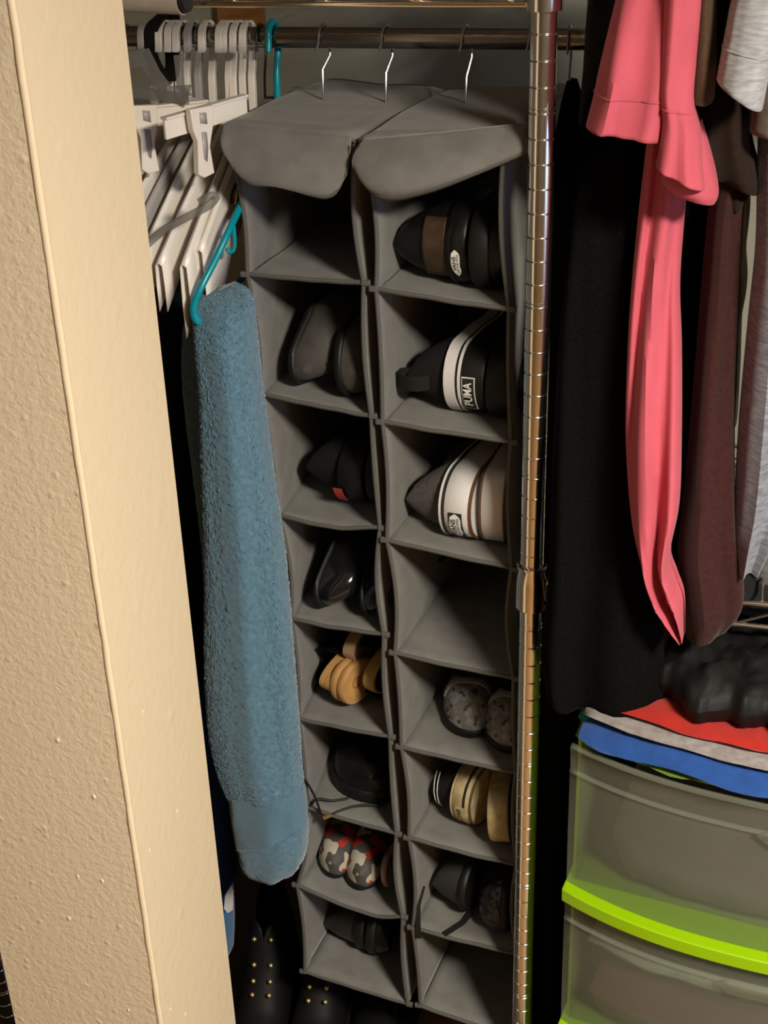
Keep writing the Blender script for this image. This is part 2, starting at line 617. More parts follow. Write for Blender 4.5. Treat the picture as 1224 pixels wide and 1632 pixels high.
def wire(name, a, b, r, m, parent):
    o = MB().tube([a, b], r, 10).build(name, m, parent)
    return o


def shelf(x0, x1, z, nm):
    e = bpy.data.objects.new('shelf', None)
    COL.objects.link(e)
    e.parent = rack
    X0, X1, D = x0 - PX, x1 - PX, BACK_Y - POST_Y
    for x in (X0, X1):
        for y in (0, D):
            o = link('collar', cm, M_chrome, e)
            o.location = (x, y, z)
    for y in (0, D):
        wire('rail', (X0 + 0.014, y, z), (X1 - 0.014, y, z), 0.0036, M_chrome2, e)
        wire('rail', (X0 + 0.014, y, z - 0.030), (X1 - 0.014, y, z - 0.030), 0.0036, M_chrome2, e)
    for x in (X0, X1):
        wire('rail', (x, 0.014, z), (x, D - 0.014, z), 0.0036, M_chrome2, e)
        wire('rail', (x, 0.014, z - 0.030), (x, D - 0.014, z - 0.030), 0.0036, M_chrome2, e)
    # snaking truss wire of the front and back edge
    for y in (0.0, D):
        pts = []
        n = 16
        for i in range(n + 1):
            x = lerp(X0 + 0.03, X1 - 0.03, i / n)
            pts.append((x, y + 0.0, z - (0.004 if i % 2 else 0.027)))
        MB().tube(pts, 0.0026, 8).build('truss_wire', M_chrome2, e)
    me = MB().tube([(0, 0.0, 0), (0, D, 0)], 0.0018, 6).mesh('cross_wire')
    n = 34
    for i in range(1, n):
        o = link('cross_wire', me, M_chrome2, e)
        o.location = (lerp(X0, X1, i / n), 0, z + 0.0045)
    for yy in (0.11, 0.22, 0.33):
        wire('brace_wire', (X0 + 0.002, yy, z - 0.001), (X1 - 0.002, yy, z - 0.001), 0.003, M_chrome2, e)
    return e


shelf(PX2, PX, ZTOP, 'top')
shelf(PX, PXR, ZMID, 'mid')
ZTOPR = ZTOP + 0.22
shelf(PX, PXR, ZTOPR, 'topr')

# rod
ROD_Y = 1.60
ROD_Z = at(690, 61, ROD_Y).z
ROD_R = 0.0120
rodt = thing('hanging_rod', 'dark metal clothes rod running under the top wire shelf', 'rod', (0, ROD_Y, ROD_Z))
MB().tube([(PX2, 0, 0), (PXR, 0, 0)], ROD_R, 20).build('tube', M_rod, rodt)
for x in (PX2 + 0.02, PX + 0.06, PXR - 0.02):
    zt = (ZTOP if x <= PX else ZTOPR) - ROD_Z
    MB().box((x - 0.009, 0.012, -0.014), (x + 0.009, 0.016, zt - 0.03)).box((x - 0.009, -0.014, -0.016), (x + 0.009, 0.016, -0.0125)).build('bracket', M_black_wire, rodt, False)

UROD_Y = 1.47
UROD_Z = at(1000, -185, UROD_Y).z
rodu = thing('hanging_rod', 'upper clothes rod carrying the shirts of the right bay', 'rod', (0, UROD_Y, UROD_Z))
MB().tube([(PX + 0.02, 0, 0), (PXR - 0.02, 0, 0)], ROD_R, 20).build('tube', M_rod, rodu)
for x in (PX + 0.04, PXR - 0.04):
    MB().box((x - 0.009, 0.012, -0.014), (x + 0.009, 0.016, ZTOPR - UROD_Z - 0.03)).box((x - 0.009, -0.014, -0.016), (x + 0.009, 0.016, -0.0125)).build('bracket', M_black_wire, rodu, False)

# ------------------------------------------------------------------ hanging shoe organisers
LP = dict(
    L=[(362, 218), (395, 437), (418, 628), (445, 820), (465, 985), (477, 1145), (490, 1287), (474, 1410), (486, 1548)],
    R=[(566, 226), (580, 450), (592, 662), (606, 840), (612, 1010), (622, 1173), (632, 1328), (642, 1460), (650, 1599)])
RP = dict(
    L=[(580, 236), (600, 460), (610, 672), (617, 860), (630, 1040), (640, 1190), (652, 1335), (658, 1478), (670, 1602)],
    R=[(806, 212), (812, 492), (815, 703), (816, 905), (819, 1080), (822, 1230), (823, 1378), (824, 1520), (826, 1652)])
YAW = math.radians(6.5)
EV = Vector((math.cos(YAW), -math.sin(YAW), 0))
DV = Vector((math.sin(YAW), math.cos(YAW), 0))
DEPTH = 0.29


def organiser(pts, YL, YR, label, ztop, sags, hook_px, flap_rows, seed, backdx=0.0):
    Lp = [at(x, y, YL) for x, y in pts['L']]
    Rp = [at(x, y, YR) for x, y in pts['R']]
    base = (Lp[-1] + Rp[-1]) / 2 + DV * DEPTH / 2
    org = thing('shoe_organizer', label, 'shoe organizer', base, 'hanging shoe organizers')

    def L(v):
        return v - base
    # side panels: front edge follows the sewn corners, fabric bows a little between them
    for side, P in ((-1, Lp), (1, Rp)):
        rows = []
        nb = 9
        zs = []
        for k in range(8):
            for j in range(nb if k < 7 else nb + 1):
                zs.append((k, j / nb))
        # at the sewn corner the panel pinches; between shelves it bows inwards
        for (k, t) in zs:
            f = lerp(P[k], P[k + 1], t)
            row = []
            for q in range(13):
                v = q / 12
                bow = math.sin(PI * t) * (0.0045 + 0.003 * math.sin(seed + k * 2.1)) * (1 - 0.5 * v)
                wob = 0.003 * noise.noise(Vector((k + t, v * 3, seed + side))) * (0.3 + v)
                straight = lerp(P[0], P[8], (k + t) / 8)
                bx = lerp(f, Vector((straight.x, straight.y, f.z)), min(1, v * 1.6)) + DV * (DEPTH * v)
                row.append(L(bx - EV * side * (bow + wob)))
            rows.append(row)
        sp = MB().grid(rows).build('side_panel', M_org, org, solid=0.0022)
        edge = [r[0] - DV * 0.001 for r in rows]
        MB().tube(edge, 0.0027, 8, flat=1.0).build('edge_binding', M_orgb, sp)
        # small sewn tabs where shelf and side meet
        for k in range(1, 9):
            c = L(P[k]) + EV * side * 0.003 - DV * 0.002
            MB().box(tuple(c - Vector((0.0055, 0.002, 0.0035))), tuple(c + Vector((0.0055, 0.004, 0.0035)))).build('corner_tab', M_orgb, org, bevel=0.0012)
    # back panel
    rows = []
    for i in range(30):
        t = i / 29 * 8
        k = min(int(t), 7)
        zz = lerp(Lp[k].z, Lp[k + 1].z, t - k)
        a = lerp(Lp[0], Lp[8], t / 8) + DV * DEPTH
        b = lerp(Rp[0], Rp[8], t / 8) + DV * DEPTH
        rows.append([L(Vector((lerp(a.x, b.x, u / 8), lerp(a.y, b.y, u / 8) + 0.004 * math.sin(u + t), zz))) for u in range(9)])
    MB().grid(rows).build('back_panel', M_org, org, solid=0.003)
    # shelves
    for k in range(1, 9):
        a, b = Lp[k], Rp[k]
        rows = []
        for q in range(15):
            v = q / 14
            row = []
            for u in range(17):
                s = u / 16
                p = lerp(a, b, s)
                sl = lerp(lerp(Lp[0], Lp[8], k / 8), lerp(Rp[0], Rp[8], k / 8), s)
                p = lerp(p, Vector((sl.x, sl.y, p.z)), min(1, v * 1.6)) + DV * (DEPTH * v)
                sg = sags[k - 1]
                depth, pos = sg if isinstance(sg, tuple) else (sg, 0.5)
                x = s / pos if s < pos else (1 - s) / (1 - pos)
                dip = depth * (math.sin(x * PI / 2)) * (1 - 0.6 * v)
                p.z -= dip + 0.0016 * noise.noise(Vector((s * 4 + k, v * 4, seed)))
                row.append(L(p))
            rows.append(row)
        sh = MB().grid(rows).build('shelf', M_org, org, solid=0.0035, offset=-1)
        MB().tube([p - DV * 0.0004 for p in rows[0]], 0.0028, 8).build('edge_binding', M_orgb, sh)
    # top
    rows = []
    A, B = Lp[0], Rp[0]
    for q in range(13):
        v = q / 12
        row = []
        for u in range(15):
            s = u / 14
            p = lerp(A, B, s)
            ex = (s - 0.5) * 0.010
            zf = lerp(ztop[0], ztop[1], s)
            z = zf + 0.004 * math.sin(PI * v) + 0.0022 * noise.noise(Vector((s * 3, v * 3, seed * 5)))
            if s in (0.0, 1.0):
                z -= 0.004
            row.append(L(Vector((p.x + EV.x * ex, p.y + EV.y * ex, z)) + DV * (DEPTH * v - 0.006)))
        rows.append(row)
    tp = MB().grid(rows).build('top_panel', M_org, org, solid=0.007, offset=-1)
    # flap over the top opening; rows of pixels from fold to hem, with how far each stands out
    n = 25
    F = []
    for (line, out) in flap_rows:
        pl = spline(line, n)
        F.append([at(x, y, lerp(YL, YR, j / (n - 1)) - 0.006 - out * (0.55 + 0.45 * math.sin(PI * j / (n - 1)))) for j, (x, y) in enumerate(pl)])
    R2 = []
    for j in range(n):
        R2.append(spline([F[i][j] for i in range(len(F))], 14))
    rows = [[L(Vector(R2[j][i])) for j in range(n)] for i in range(14)]
    fl = MB().grid(rows).build('flap', M_org, org, solid=0.002)
    # folded cloth binding along the hem and both sides, lying on the face of the flap
    hb = MB()
    lift = Vector((0, -0.0022, 0))
    hb.grid([[p + lift for p in rows[i]] for i in (11, 12, 13)])
    hb.grid([[rows[i][j] + lift for j in (0, 1)] for i in range(2, 12)])
    hb.grid([[rows[i][j] + lift for j in (n - 2, n - 1)] for i in range(2, 12)])
    hb.build('hem_binding', M_orgb, fl, solid=0.0012)
    # hooks
    for (x, y) in hook_px:
        b0 = at(x, y, ROD_Y)
        hx = at(x + 3, 62, ROD_Y).x
        pts = [b0 + Vector((0, 0, -0.03)), b0, b0 + Vector((0.001, 0.0, 0.030)), Vector((lerp(b0.x, hx, 0.6) + 0.003, ROD_Y + 0.0145, ROD_Z - 0.022)),
               Vector((hx, ROD_Y + 0.0160, ROD_Z - 0.004))]
        for a in range(15, 200, 20):
            aa = math.radians(a)
            pts.append(Vector((hx - 0.004 * a / 200, ROD_Y + 0.0152 * math.cos(aa), ROD_Z + 0.0146 * math.sin(aa))))
        pts.append(Vector((hx - 0.006, ROD_Y - 0.018, ROD_Z - 0.012)))
        MB().tube([L(p) for p in pts], 0.0016, 8).build('hook', M_hook, org)
    return dict(L=Lp, R=Rp, root=org)


zt = at(450, 208, 1.45).z
OL = organiser(LP, 1.472, 1.456, 'left grey fabric hanging shoe organizer next to the blue towel', (zt + 0.004, zt - 0.001),
               [0.001, 0.001, 0.008, 0.003, 0.002, 0.001, (0.016, 0.7), 0.002], [(515, 152), (615, 158)],
               [([(356, 200), (455, 208), (560, 220)], 0.0),
                ([(352, 222), (375, 245), (455, 250), (540, 255), (558, 250)], 0.022),
                ([(356, 240), (385, 280), (440, 292), (525, 300), (553, 275)], 0.034),
                ([(360, 246), (398, 292), (445, 297), (522, 316), (548, 284)], 0.030)], 1.0)
OR = organiser(RP, 1.451, 1.436, 'right grey fabric hanging shoe organizer behind the chrome post', (zt - 0.002, zt + 0.008),
               [0.001, 0.001, 0.001, 0.002, 0.002, 0.002, 0.002, 0.004], [(742, 165), (848, 168)],
               [([(578, 222), (690, 212), (845, 196)], 0.0),
                ([(564, 245), (600, 258), (700, 250), (846, 214)], 0.028),
                ([(562, 262), (595, 300), (690, 290), (847, 232)], 0.040),
                ([(572, 278), (610, 318), (680, 308), (770, 274), (848, 240)], 0.032)], 2.0)


# ------------------------------------------------------------------ shoes
def shoe(name, label, group, M, L=0.26, W=0.045, zs=0.022, hh=0.085, ht=0.05, collar=(0.04, 0.50), toe='round', heelw=0.74,
         m_up=None, m_sole=None, stripes=(), m_in=None, flare=0.003, lean=0.012, opening=62, heel_round=0.06, vamp=None, side=1,
         dome=0.9):
    yz = M.col[1].z
    side = -1 if yz > 0.5 else 1
    """shoe in its own frame: x from heel to toe, y across, z up from the sole"""
    root = thing(name, label, 'shoe', group=group, M=M)
    core = [(0, heelw), (0.15, heelw), (0.35, heelw * 1.02), (0.52, 0.88), (0.70, 1.0), (0.80, 0.97), (0.9, 0.86), (1.0, 0.7)]
    if toe == 'point':
        core = [(0, heelw), (0.25, heelw), (0.45, 0.86), (0.62, 1.0), (0.75, 0.88), (0.88, 0.58), (1.0, 0.30)]

    def cw(t):
        return interp(core, t) * W

    def endr(t):
        a = min(1.0, t / heel_round)
        r = math.sqrt(max(0, 1 - (1 - a) ** 2))
        e = 0.12 if toe == 'round' else 0.05
        b = min(1.0, (1 - t) / e)
        r *= math.sqrt(max(0, 1 - (1 - b) ** 2)) if b < 1 else 1
        return r

    def hw(t):
        return cw(t) * endr(t)

    def cen(t):
        return side * (W - cw(t)) * 0.75
    ts = [0, 0.004, 0.012, 0.025, 0.04, 0.06] + [0.06 + 0.8 * i / 22 for i in range(1, 23)] + [0.89, 0.92, 0.95, 0.97, 0.985, 0.995, 1.0]

    def outline(off):
        up = [(t * (L + 2 * off) - off, cen(t) + hw(t) + off * endr(t)) for t in ts]
        dn = [(t * (L + 2 * off) - off, cen(t) - hw(t) - off * endr(t)) for t in ts[::-1]]
        return up + dn[1:-1]

    def height(t):
        return interp(vamp, t) if vamp else interp([(0, hh), (0.06, hh), (0.25, hh * 0.80), (0.42, hh * 0.86), (0.52, hh * 0.98), (0.62, lerp(hh, ht, 0.5)), (0.8, ht), (0.93, ht * 0.9), (1.0, ht * 0.62)], t)
    # upper in two halves
    mb = MB()
    NA = 12
    for sg in (-1, 1):
        rows = []
        for t in ts:
            if t < collar[0]:
                amax = 90 - (90 - opening) * (t / collar[0])
            elif t < collar[1]:
                amax = opening
            else:
                k = min(1, (t - collar[1]) / 0.10)
                amax = opening + (90 - opening) * k
            h = height(t)
            row = []
            for i in range(NA + 1):
                a = math.radians(amax) * i / NA
                y = hw(t) * math.cos(a) ** dome if a < PI / 2 - 1e-4 else 0.0
                z = zs * 0.7 + (h - zs * 0.7) * math.sin(a) ** 0.9
                x = t * L + lean * (z / hh) * (1 - t) ** 6
                row.append((x, cen(t) + sg * y, z))
            rows.append(row)
        mb.grid(rows)
    mb.build('upper', m_up, root, solid=0.0022, offset=-1, autos=80)
    # outsole
    o = outline(flare)
    o2 = outline(flare - 0.002)
    mb = MB()
    rings = [[(x, y, 0.0) for x, y in o2], [(x, y, 0.003) for x, y in o], [(x, y, zs - 0.002) for x, y in o], [(x, y, zs) for x, y in o2]]
    mb.grid(rings, True).cap(rings[0], True).cap(rings[-1])
    sole = mb.build('outsole', m_sole, root, autos=50)
    for (z0, z1, m_s) in stripes:
        oo = outline(flare + 0.0009)
        ii = outline(flare - 0.0015)
        rg = [[(x, y, z0) for x, y in ii], [(x, y, z0) for x, y in oo], [(x, y, z1) for x, y in oo], [(x, y, z1) for x, y in ii]]
        MB().grid(rg + [rg[0]], True).build('stripe', m_s, sole, autos=50)
    io = outline(-0.004)
    MB().cap([(x, y, zs + 0.001) for x, y in io]).build('insole', m_in or M_lining, root, solid=0.003)
    root_fn = dict(root=root, sole=sole, outline=outline, cen=cen, hw=hw, L=L, flare=flare, lean=lean, hh=hh)

    def heelx(y, off):
        # x of the heel surface at lateral position y
        best = 0
        for t in [i / 2000 for i in range(0, 200)]:
            if hw(t) + (flare + off) * endr(t) >= abs(y - cen(t)):
                best = t
                break
        return best * (L + 2 * (flare + off)) - (flare + off)
    root_fn['heelx'] = heelx
    return root_fn


def side_matrix(col, k, u, v, sole='R', end='heel', W=0.045, L=0.26, yaw=0, lift=0.0, roll=0, tilt=None):
    """shoe lying on its side on shelf k: u metres from the left panel to the sole, v metres in from the front edge"""
    a, b = col['L'][k], col['R'][k]
    s = u / (b - a).length
    p = lerp(a, b, s) + DV * v + Vector((0, 0, W * 1.0 + lift + 0.004))
    e = EV
    x = DV if end == 'heel' else -DV
    if end == 'toe':
        p = p + DV * L
    z = -e if sole == 'R' else e
    y = z.cross(x)
    R3 = Matrix((x, y, z)).transposed()
    RZ = Matrix.Rotation(math.radians(yaw), 3, 'Z')
    R3 = RZ @ R3
    if end == 'toe':
        p = p - DV * L + RZ @ (DV * L)
    if tilt is None:
        tilt = 2 if sole == 'R' else 0
    roll += tilt * (1 if y.z > 0 else -1)
    if roll:
        R3 = R3 @ Matrix.Rotation(math.radians(roll), 3, 'X')
    return Matrix.Translation(p) @ R3.to_4x4()


def up_matrix(col, k, u, v, L=0.25, yaw=0, end='toe', pitch=0, lift=0.0, roll=0):
    """shoe standing on its sole, toe or heel to the front"""
    a, b = col['L'][k], col['R'][k]
    s = u / (b - a).length
    p = lerp(a, b, s) + DV * v + Vector((0, 0, 0.003 + lift))
    x = -DV if end == 'toe' else DV
    if end == 'toe':
        p = p + DV * L
    z = Vector((0, 0, 1))
    y = z.cross(x)
    R3 = Matrix((x, y, z)).transposed()
    RZ = Matrix.Rotation(math.radians(yaw), 3, 'Z')
    if end == 'toe':
        p = p - DV * L + RZ @ (DV * L)
    R3 = RZ @ R3 @ Matrix.Rotation(math.radians(pitch), 3, 'Y') @ Matrix.Rotation(math.radians(roll), 3, 'X')
    return Matrix.Translation(p) @ R3.to_4x4()


def heel_patch(sh, name, poly, m, z0, y0, flip, off, parent, sx=1.0):
    """flat print set on the rounded heel: poly of (along, across) metres; along runs up the photo"""
    amin, amax = min(p[0] for p in poly), max(p[0] for p in poly)
    rows = []
    n = len(poly)
    for i in range(17):
        a = lerp(amin + 1e-6, amax - 1e-6, i / 16)
        cs = []
        for (a0, c0), (a1, c1) in zip(poly, poly[1:] + poly[:1]):
            if (a0 - a) * (a1 - a) <= 0 and a0 != a1:
                cs.append(lerp(c0, c1, (a - a0) / (a1 - a0)))
        y = y0 + a * flip
        x = sh['heelx'](y, off) - 0.0004
        rows.append([Vector((x, y, z0 + min(cs))), Vector((x, y, z0 + max(cs)))])
    return MB().grid(rows).build(name, m, parent, False, solid=0.0005)


def heel_text(sh, name, txt, size, m, z0, y0, flip, off, parent, width=1.0, zflip=1, bold=0.012):
    cu = bpy.data.curves.new(name, 'FONT')
    cu.body = txt
    cu.size = size
    cu.offset = bold * size
    cu.align_x = 'CENTER'
    cu.align_y = 'CENTER'
    tmp = bpy.data.objects.new('tmp', cu)
    COL.objects.link(tmp)
    dg = bpy.context.evaluated_depsgraph_get()
    me = bpy.data.meshes.new_from_object(tmp.evaluated_get(dg))
    bpy.data.objects.remove(tmp)
    for v in me.vertices:
        y = y0 + v.co.x * flip * width
        v.co = Vector((sh['heelx'](y, off) - 0.0008, y, z0 + zflip * v.co.y))
    return link(name, me, m, parent, False)


BOARD = [(-0.016, -0.001), (-0.0125, -0.004), (-0.008, -0.005), (-0.004, -0.0042), (0.002, -0.0048), (0.009, -0.0052), (0.013, -0.004),
         (0.0165, 0.0005), (0.0125, 0.0048), (0.006, 0.0056), (-0.001, 0.0060), (-0.008, 0.0052), (-0.013, 0.003)]

GR = 'shoes in the right organizer'
GL = 'shoes in the left organizer'
# right column, first compartment: black slip-on with brown heel, badge on the heel band
sh = shoe('slip_on_shoe', 'black leather slip-on with brown heel patch and small white heel badge, top right compartment', GR,
          side_matrix(OR, 1, 0.098, 0.03, 'R', 'heel', 0.048, yaw=-3), hh=0.098, W=0.050, heelw=0.9, m_up=M_bleather, m_sole=M_bleather, stripes=[(0.019, 0.021, M_bleather)], zs=0.026, heel_round=0.16)
mb = MB()
rows = []
for i in range(14):
    z = lerp(0.027, 0.056, i / 13)
    rows.append([Vector((sh['heelx'](y, -0.003) - 0.0018 + 0.010 * (z / 0.098), y, z)) for y in [sh['cen'](0.05) + q for q in [-0.034 + 0.068 * j / 12 for j in range(13)]]])
mb.grid(rows).build('heel_patch', M_brown, sh['root'], solid=0.001)
yy = sh['cen'](0.05) + 0.014
heel_patch(sh, 'badge', [(a, c) for a, c in BOARD], M_wink, 0.012, yy, -1, 0.001, sh['sole'])
heel_text(sh, 'badge_lettering', 'VANS', 0.0065, M_ink, 0.0135, yy, -1, 0.0016, sh['sole'], 1.1)
heel_text(sh, 'badge_lettering', 'OFF THE WALL', 0.0032, M_ink, 0.0092, yy, -1, 0.0016, sh['sole'], 1.1)
shoe('slip_on_shoe', 'black slip-on shoe with dark sole beside the white-badged slip-on', GR,
     side_matrix(OR, 1, 0.104, 0.02, 'L', 'heel', 0.05, yaw=0), hh=0.046, ht=0.04, W=0.052, heelw=0.9, m_up=M_bleather, m_sole=M_black, zs=0.024, heel_round=0.16, lean=0.0)

# second compartment: black sneaker with white stripe
sh = shoe('sneaker', 'black canvas sneaker with white sole stripe and boxed white lettering on heel', GR,
          side_matrix(OR, 2, 0.115, 0.035, 'R', 'heel', 0.046, yaw=-4), hh=0.104, W=0.046, heelw=0.9, m_up=M_bcanvas, m_sole=M_black, zs=0.050, heel_round=0.16,
          stripes=[(0.036, 0.0505, M_white), (0.029, 0.0325, M_white)])
yy = sh['cen'](0.05) + 0.009
Z0 = 0.018
for nm, mm, dx, hx, hy in (('label_frame', M_wink, 0.0, 0.0215, 0.0085), ('label_ground', M_ink, 0.0005, 0.0203, 0.0073)):
    heel_patch(sh, nm, [(-hx, -hy), (0, -hy), (hx, -hy), (hx, hy), (0, hy), (-hx, hy)], mm, Z0, yy, -1, 0.001 + dx, sh['sole'])
heel_text(sh, 'label_lettering', 'PUMA', 0.0150, M_wink, Z0, yy, -1, 0.0026, sh['sole'], 0.78, bold=0.018)
c = sh['cen'](0.05)
MB().ribbon([(0.0, c, 0.070), (-0.010, c, 0.080), (-0.012, c, 0.096), (-0.003, c, 0.112), (0.012, c, 0.113), (0.018, c, 0.098)], (0, 0.0095, 0), 0.0009, (1, 0, 0.3)).build('pull_loop', M_bcanvas, sh['root'])
shoe('sneaker', 'black sneaker with thin pale sole line, sole against the lettered sneaker', GR,
     side_matrix(OR, 2, 0.119, 0.03, 'L', 'heel', 0.046), hh=0.05, ht=0.045, W=0.048, heelw=0.9, m_up=M_bcanvas, m_sole=M_black, zs=0.034, heel_round=0.16,
     stripes=[(0.030, 0.0335, M_white)], lean=0.0)

# third compartment: charcoal slip-ons with white soles
sh = shoe('slip_on_shoe', 'charcoal canvas slip-on with thick white sole and black heel badge', GR,
          side_matrix(OR, 3, 0.104, 0.02, 'R', 'heel', 0.046, yaw=-4), hh=0.098, W=0.048, heelw=0.9, m_up=M_gcanvas, m_sole=M_white, zs=0.040, heel_round=0.18,
          stripes=[(0.0395, 0.0425, M_white), (0.0352, 0.0388, M_ink), (-0.0005, 0.003, M_gum)], lean=0.02)
yy = sh['cen'](0.05) + 0.016
heel_patch(sh, 'badge_ground', [(-0.020, -0.009), (-0.01, -0.009), (0, -0.009), (0.01, -0.009), (0.020, -0.009), (0.020, 0.009), (0.01, 0.009), (0, 0.009), (-0.01, 0.009), (-0.020, 0.009)], M_ink, 0.020, yy, -1, 0.001, sh['sole'])
heel_patch(sh, 'badge', [(a * 1.15, c * 1.4) for a, c in BOARD], M_wink, 0.020, yy, -1, 0.0015, sh['sole'])
heel_text(sh, 'badge_lettering', 'VANS', 0.0088, M_ink, 0.0222, yy, -1, 0.0024, sh['sole'], 1.1)
heel_text(sh, 'badge_lettering', 'OFF THE WALL', 0.0042, M_ink, 0.0162, yy, -1, 0.0024, sh['sole'], 1.0)
c = sh['cen'](0.05)
MB().tube([(sh['heelx'](c + q, 0) + 0.0042 + 0.02 * 0.067 / 0.098, c + q, 0.067) for q in [-0.03 + 0.06 * i / 14 for i in range(15)]], 0.0007, 6).build('seam', M_ink, sh['root'])
shoe('slip_on_shoe', 'slip-on lying with its thick white sole against the charcoal slip-on', GR,
     side_matrix(OR, 3, 0.112, 0.03, 'L', 'heel', 0.05, yaw=2), hh=0.044, ht=0.042, W=0.05, heelw=0.92, m_up=M_gcanvas, m_sole=M_white, zs=0.030, heel_round=0.10,
     stripes=[(0.0305, 0.0335, M_ink), (-0.0005, 0.002, M_gum)], lean=0.0)

# fifth compartment: grey knitted slippers, toes out
for i, (u, v, yaw, lab) in enumerate(((0.076, 0.045, 14, 'grey mottled slip-on with ribbed band, toe out, left of its pair'),
                                      (0.132, 0.030, 4, 'grey mottled slip-on with ribbed band beside the chrome post'))):
    sh = shoe('knit_slip_on', lab, GR, up_matrix(OR, 5, u, v, 0.235, yaw), L=0.235, W=0.036, hh=0.062, ht=0.046, m_up=M_mottle, m_sole=M_black, zs=0.012,
              collar=(0.04, 0.62), opening=50, dome=0.7, m_in=mat('grey_insole', (0.30, 0.28, 0.26), 0.9), heelw=0.8, flare=0.002,
              vamp=[(0, 0.062), (0.06, 0.062), (0.25, 0.048), (0.55, 0.046), (0.68, 0.054), (0.78, 0.056), (0.86, 0.052), (0.93, 0.044), (1.0, 0.028)])
    for q in range(3):
        t = 0.785 - q * 0.022
        h = 0.0568 - q * 0.0008
        w2 = sh['hw'](t)
        cc = sh['cen'](t)
        arc = [(t * 0.235, cc - math.cos(a) * (abs(math.cos(a)) ** -0.30 if abs(math.cos(a)) > 1e-3 else 0) * w2 * 1.02, 0.0084 + (h - 0.0084) * math.sin(a) ** 0.9 + 0.0008) for a in [math.radians(25 + 130 * j / 16) for j in range(17)]]
        MB().tube(arc, 0.0016, 6).build('rib', mat('rib_knit', (0.28, 0.27, 0.26), 0.9), sh['root'])

# sixth compartment: black canvas sneakers with aged cream soles
sh = shoe('sneaker', 'black canvas sneaker with aged cream sole and dark heel lettering', GR,
          side_matrix(OR, 6, 0.080, 0.035, 'R', 'heel', 0.044, yaw=-12), hh=0.072, W=0.046, heelw=0.9, m_up=M_bcanvas, m_sole=M_cream, zs=0.031, heel_round=0.16,
          stripes=[(0.009, 0.0125, M_ink), (0.0308, 0.0325, M_cream), (-0.0005, 0.002, M_solebrown)])
yy = sh['cen'](0.05) + 0.016
heel_patch(sh, 'heel_label', [(-0.019, -0.0085), (0, -0.0085), (0.019, -0.0085), (0.019, 0.0085), (0, 0.0085), (-0.019, 0.0085)], M_cream, 0.016, yy, -1, 0.0012, sh['sole'])
heel_text(sh, 'heel_lettering', 'STAR', 0.0100, M_ink, 0.0165, yy - 0.005, -1, 0.0022, sh['sole'], 1.0)
star = []
for i in range(10):
    r = 0.0038 if i % 2 == 0 else 0.0016
    a = 2 * PI * i / 10
    star.append((r * math.cos(a), r * math.sin(a)))
heel_patch(sh, 'heel_star', star, M_ink, 0.0165, yy + 0.0125, -1, 0.0018, sh['sole'])
c = sh['cen'](0.05)
for dz in (0.062, 0.068):
    MB().tube([(sh['heelx'](c + q, 0) + 0.003 + 0.012 * dz / 0.072, c + q, dz) for q in [-0.03 + 0.06 * i / 14 for i in range(15)]], 0.0007, 6).build('piping', M_wink, sh['root'])
shoe('sneaker', 'sneaker with worn cream sole leaning against the post side of the compartment', GR,
     side_matrix(OR, 6, 0.112, 0.01, 'L', 'heel', 0.046, yaw=9, roll=-4), hh=0.045, ht=0.04, W=0.046, heelw=0.88, m_up=M_bcanvas, m_sole=M_cream, zs=0.029, heel_round=0.13,
     stripes=[(0.0288, 0.0305, M_ink)], lean=0.0)

# seventh compartment: black flats with straps
sh = shoe('strap_flat', 'black fabric flat shoe with loose straps, heel to the front', GR,
          side_matrix(OR, 7, 0.070, 0.03, 'R', 'heel', 0.046, yaw=-6), hh=0.060, W=0.046, heelw=0.92, m_up=mat('charcoal_leather', (0.022, 0.021, 0.022), 0.6), m_sole=M_black, zs=0.012, heel_round=0.2)
fl = thing('patent_flat', 'crinkled shiny black flat shoe, toe out, beside the strappy flat', 'shoe', group=GR,
           M=side_matrix(OR, 7, 0.0, 0.0, 'R', 'toe', 0.046, 0.24))
bpy.data.objects.remove(fl)
sh2 = shoe('patent_flat', 'crinkled shiny black flat shoe, toe out, beside the strappy flat', GR,
           side_matrix(OR, 7, 0.138, 0.015, 'R', 'toe', 0.046, 0.24, yaw=3), L=0.24, hh=0.062, ht=0.05, W=0.046, m_up=mat('crinkled_patent', (0.012, 0.011, 0.012), 0.28, bump=0.9, bscale=55, bdist=0.006), m_sole=M_black, zs=0.012)
a7, b7 = OR['L'][7], OR['R'][7]


def strap(path, wv, parent, nrm=(0, 1, 0.3)):
    inv = parent.matrix_world.inverted()
    P = [inv @ Vector(p) for p in path]
    q = inv.to_3x3()
    MB().ribbon(P, q @ Vector(wv), 0.0008, q @ Vector(nrm)).build('strap', M_bcanvas, parent)


bpy.context.view_layer.update()
f0 = lerp(a7, b7, 0.06)
strap([f0 + Vector((0.0, 0.03, 0.055)), f0 + Vector((-0.002, 0.006, 0.04)), f0 + Vector((0, -0.004, 0.012)), f0 + Vector((0.001, -0.006, -0.012))], (0.0035, 0, 0), sh['root'])
f1 = lerp(a7, b7, 0.45)
strap([f1 + Vector((0.008, 0.05, 0.008)), f1 + Vector((0, 0.03, 0.0045)), f1 + Vector((-0.022, 0.001, 0.0035))], (0.003, -0.003, 0), sh['root'], (0, 0, 1))

